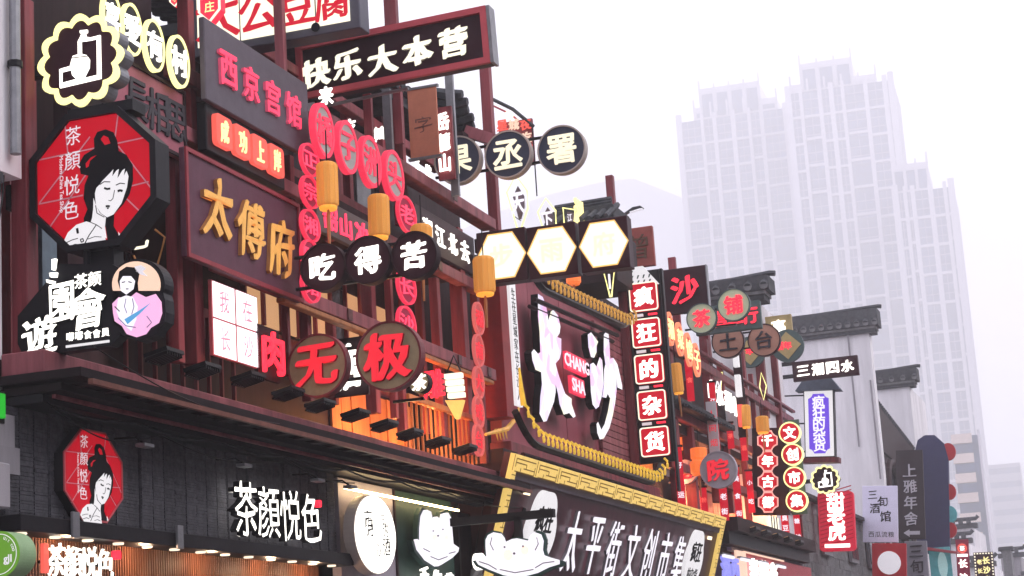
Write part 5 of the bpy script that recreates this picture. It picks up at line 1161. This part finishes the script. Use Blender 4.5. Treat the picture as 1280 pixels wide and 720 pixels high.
# tiger sign
Y = yf(1023, 650)-.2; c, w_, h_ = perp(1023, 614, 1068, 689, Y); T = root('tall_sign', 'striped red light box with three thick white characters', 'light box', c); T.rotation_euler = (0, R(3), 0)
build(MB().prism(rrect(w_, h_, .1), 0, .2), 'box', redflag, T)
g = MB()
for k in range(14):
    z = -h_/2+.1+k*h_/15; g.prism([(-w_/2+.04, z), (w_/2-.04, z+.22), (w_/2-.04, z+.245), (-w_/2+.04, z+.03)], -.006, -.0005)
build(g, 'stripes', mat('deep_crimson', (.36, .0, .02), .5, .1, emit=(.7, .0, .02), es=.2), T)
row('甜老虎', w_*.5, T, h_*.45, -h_*.3, 0, -.007, True, front=litwhite, bold=.03, depth=.06)
boxp('small_print', litwhite, T, -w_*.35, w_*.35, -.02, -.0065, -h_*.44, -h_*.38)
# white wine-house sign, fried chicken board, tall black sign
T, w_, h_ = board('lilac white board with flowing black characters above the red square sign', (1078, 607, 1122, 678), 57, mat('lilac_white', (.72, .68, .86), .5, .04), '', blackink, tilt=R(5))
for ch, x, z, s in (('三', -.2, .34, .24), ('旬', .08, .22, .26), ('酒', -.15, .1, .26), ('馆', .15, -.04, .28)): char(ch, s*w_*1.1, T, x*w_, z*h_, 0, blackink, None, .01, .03, .08)
row('西瓜流粮', .16*w_, T, -w_*.35, w_*.4, -h_*.36, 0, front=blackink, bold=.0, depth=.03)
T, w_, h_ = board('red square board with plain white disc under the lilac white sign', (1090, 679, 1133, 728), 56, mat('flat_red', (.50, .02, .03), .5, .05), '', blackink, tilt=R(5)); build(MB().prism(circ(w_*.34, 36, 0, .0), -.02, -.001), 'disc', whitepaint, T)
T, w_, h_ = board('tall black board with pale vertical characters and a left arrow', (1121, 562, 1155, 674), 60, mat('soft_black', (.03, .02, .025), .5, .1), '上雅年舍', mat('pale_grey_letter', (.45, .42, .47), .5, .05), .5, vertical=True, spread=.72, bold=.01, brush=.05, tilt=R(4))
build(MB().prism([(-w_*.3, -h_*.43), (-w_*.08, -h_*.39), (-w_*.08, -h_*.41), (w_*.3, -h_*.41), (w_*.3, -h_*.45), (-w_*.08, -h_*.45), (-w_*.08, -h_*.475)], -.02, -.001), 'arrow', mat('pale_grey_letter', (.45, .42, .47)), T)
T, w_, h_ = board('pale grey board with dark wine-house characters below the tall black board', (1132, 676, 1160, 740), 61, mat('pale_grey_board', (.30, .28, .33), .5, .05), '三旬酒', darkletter, .6, vertical=True, bold=.02, brush=.05, tilt=R(3))
# navy board
Y = yf(1145, 620)-.2; c, w_, h_ = perp(1145, 543, 1186, 692, Y); T = root('tall_sign', 'tall navy blue round topped board with red discs on its far edge', 'sign', c); T.rotation_euler = (0, R(5), 0)
build(MB().prism([(-w_*.5, -h_/2), (w_*.5, -h_/2), (w_*.5, h_*.30), (w_*.38, h_*.43), (w_*.1, h_*.5), (-w_*.2, h_*.5), (-w_*.42, h_*.46), (-w_*.5, h_*.38)], 0, .35), 'board', navy, T)
for z, m_, r_ in ((.36, redneon, .26), (.02, redneon, .24), (-.3, redneon, .24), (-.17, teal, .26)): build(MB().prism(circ(r_, 20, w_*.5, z*h_, r_*1.2), .1, .3), 'edge_disc', mat('flat_red', (.5, .02, .03)) if m_ is redneon else teal, T)
# right edge signs
T, w_, h_ = board('dark red rounded column sign with glowing white characters at lower right', (1196, 674, 1212, 740), 74, crimson, '', litwhite, tilt=R(3))
build(MB().ring(circ(w_*.38, 20, 0, h_*.33), circ(w_*.27, 20, 0, h_*.33), -.05, -.001), 'lit_ring', coraltile, T); char('茶', w_*.4, T, 0, h_*.33, -.001, litwhite, bold=.03)
boxp('lit_strip', litwhite, T, -w_*.4, w_*.4, -.03, -.001, h_*.17, h_*.22)
for i, ch in enumerate('长沙'): char(ch, w_*.7, T, 0, h_*(.04-.27*i), 0, litwhite, None, .04, .06)
T, w_, h_ = board('maroon board with white bulb border and yellow characters at lower right corner', (1218, 690, 1243, 735), 76, signdark, '', litlemon, tilt=R(2))
bl = MB().prism(circ(.03, 8), -.04, 0).mesh('bulb', litcream)
for k in range(7):
    link('bulb', bl, T, (-w_/2+.05+k*(w_-.1)/6, 0, h_/2-.05))
for k in range(1, 11):
    for s in (-1, 1): link('bulb', bl, T, (s*(w_/2-.05), 0, h_/2-.05-k*(h_-.1)/11))
row('长沙臭', w_*.38, T, h_*.4, -h_*.4, w_*.12, 0, True, front=litlemon, bold=.03); row('老长沙', w_*.26, T, h_*.36, -h_*.4, -w_*.22, 0, True, front=litlemon, bold=.03)
T, w_, h_ = board('teal lit shop panel under a pink edged awning', (1163, 684, 1190, 740), 70, teal, '', litwhite)
build(MB().prism(circ(w_*.22, 20, w_*.1, h_*.1, h_*.3), -.03, -.001), 'pale_figure', mat('pale_teal', (.45, .65, .65), .5, .1, emit=(.5, .8, .8), es=.3), T)
build(MB().prism([(-w_*.55, h_*.52), (w_*.9, h_*.36), (w_*.9, h_*.31), (-w_*.55, h_*.45)], -.5, .1), 'awning', pinktrim, T)
# clutter on the far balcony: vertical red banners and neon
BN = [(790+60, 560, 640, 10, '好运', 'left'), (862, 450, 500, 9, '食', ''), (893, 480, 560, 8, '江湖', ''), (913, 530, 560, 8, '茶', ''), (905, 610, 650, 10, '老街', ''), (922, 585, 655, 9, '美食街', ''), (938, 590, 640, 8, '小吃', ''), (982, 640, 680, 9, '臭豆腐', ''), (997, 640, 682, 8, '糖油', ''), (975, 560, 600, 5, '福', ''), (930, 545, 575, 8, '酒', ''), (880, 610, 640, 8, '粉', '')]
desc = ['directly right of the red tile column', 'behind the small lantern by the tile column', 'narrow and tall beside the pale strip', 'above the grey lilac disc', 'lit orange behind, above the yellow frame corner', 'wide one left of the octagonal tile board', 'touching the octagonal tile board', 'below the round red tiles, left one', 'below the round red tiles, right one', 'thin sliver between both tile columns', 'near the small far lantern', 'low behind the grey disc']
for (x, y0, y1, wpx, s, _), d_ in zip(BN, desc):
    p = onX(x, (y0+y1)/2, -7.8); h_ = onX(x, y0, -7.8).z-onX(x, y1, -7.8).z; w_ = wpx/FPX*p.length
    T = root('red_banner', 'red vertical banner with pale characters, '+d_, 'banner', p, R(15), 'red banners on the far balcony')
    boxp('cloth', redtile, T, -w_/2, w_/2, 0, .03, -h_/2, h_/2); boxp('rod', darkwood, T, -w_/2-.02, w_/2+.02, -.01, .04, h_/2, h_/2+.04)
    row(s, min(w_*.8, h_/len(s)*.8), T, h_*.45, -h_*.45, 0, 0, True, front=coraltile if len(s) == 1 else litcool, bold=.02, depth=.1)
disc_row('disc_sign', 'grey lilac disc with a bold red character above the yellow frame corner', [(898, 587, 23)], 33.8, greydisc, greydisc, redmatte, '院', 1.2, bold=.04, side=mat('deep_red', (.35, .01, .02)))
disc_row('disc_sign', 'narrow grey lilac disc half hidden left of the bold red one', [(856, 590, 15)], 34.6, greydisc, greydisc, redmatte, '老', 1.2, bold=.04)
# slanted red and yellow ovals
T0 = ring_sign('ring_sign', 'four slanted red and yellow lit ovals beside the red tile column', [(838, 411, 5, 20), (850, 424, 5, 20), (861, 437, 5, 20), (871, 450, 5, 20)], -7.4, None, '湘菜馆子', glow('coral_rim2', (1, .28, .14), .9), redtile, litlemon, 1.2, 1.6, .25)
T = root('neon_sign', 'small white lit roof shaped characters deep in the far balcony', 'neon sign', onX(903, 505, -7.9), HALF)
for i, ch in enumerate('山水洲城'): char(ch, .42, T, -1.0+i*.75, .15-i*.02, 0, litwhite, None, .04, .1, .03, 1.4)
T = root('couplet_strip', 'dim grey strip with small dark characters on the far balcony', 'sign', onX(893, 560, -7.75), 0); boxp('strip', plaster, T, -.1, .1, 0, .03, -.7, .9); row('人间烟火气', .14, T, .8, -.6, 0, 0, True, front=redmatte, bold=.0, depth=.03)
for (x, y0, y1, lb) in ((924, 450, 545, 'tall lit shop strip beside the yellow neon diamond'),):
    p = onX(x, (y0+y1)/2, -7.7); T = root('light_strip_sign', lb, 'light box', p); h_ = .7
    for k in range(3): boxp('lit_box', softwhite if k < 2 else coraltile, T, -.055, .055, -.05, .1, .65-k*.62, 1.1-k*.62)
    boxp('mount', darkwood, T, -.09, .09, .1, .14, -.8, 1.2)
T = root('white_window_lamp', 'white lit window panel low on the far balcony', 'light box', onX(969, 660, -7.9), HALF); boxp('lit_face', litcream, T, -.7, .5, 0, .05, -.3, .25)
g = MB()
for k in range(3): g.box(-.4+k*.3, -.38+k*.3, -.02, -.001, -.3, .25)
build(g, 'bars', darkwood, T)
# lower right shop letters
T = root('shop_letters', 'lavender lit characters on the pink shop front at the bottom', 'sign', onX(909, 712, -7.85), HALF)
for i, ch in enumerate('湘西'): char(ch, .5, T, -.25+i*.85, 0, 0, blueletter, None, .04, .1, 0, 1.4)
T = root('shop_letters', 'white lit characters on the pink shop front beside the lavender ones', 'sign', onX(955, 716, -7.85), HALF)
for i, ch in enumerate('老特产'): char(ch, .5, T, -1.1+i*1.0, 0, 0, litwhite, None, .04, .1, 0, 1.6)
boxp('lit_panel', peach, T, -2.6, -1.7, .0, .05, -.4, .35)
for k in range(4):
    q = onX(912+k*22, 696+k*4.2, -7.75); T = root('spot_lamp', ('first', 'second', 'third', 'last')[k]+' of the white strip lamps above the pink shop front', 'lamp', q, HALF, 'strip lamps above the pink shop front'); boxp('tube', litcool, T, -.45, .45, 0, .05, -.02, .03); boxp('housing', greymetal, T, -.5, .5, .02, .1, .031, .06)
for k in range(5):
    a = onX(940+k*14, 664+k*4, -7.65); f_ = floodlight(a.y, a.z, k, -7.65, 1.4); f_['label'] = 'small dark floodlight on far eave edge, '+('nearest', 'second', 'middle', 'fourth', 'farthest')[k]+' of that row'; f_['group'] = 'floodlights on the far eave'
T = root('steel_post', 'red upright standing before the tall firewall left of the violet lantern', 'post', onX(976, 560, -8.0)); boxp('shaft', maroon, T, -.1, .1, -.06, .06, -.2, 2.9)

# ================================================================== haze
g = MB(); g.box(-800, 700, -22, 1700, -1.3, 420)
hz_ = build(g, 'haze', [], None); hz_['kind'] = 'stuff'
hm = bpy.data.materials.new('haze'); hm.use_nodes = True; n = hm.node_tree.nodes; n.clear()
pv = n.new('ShaderNodeVolumePrincipled'); pv.inputs['Color'].default_value = (.97, .96, 1.0, 1); pv.inputs['Density'].default_value = 0.0015; pv.inputs['Anisotropy'].default_value = 0.2
ou = n.new('ShaderNodeOutputMaterial'); hm.node_tree.links.new(pv.outputs[0], ou.inputs['Volume']); hz_.data.materials.append(hm)
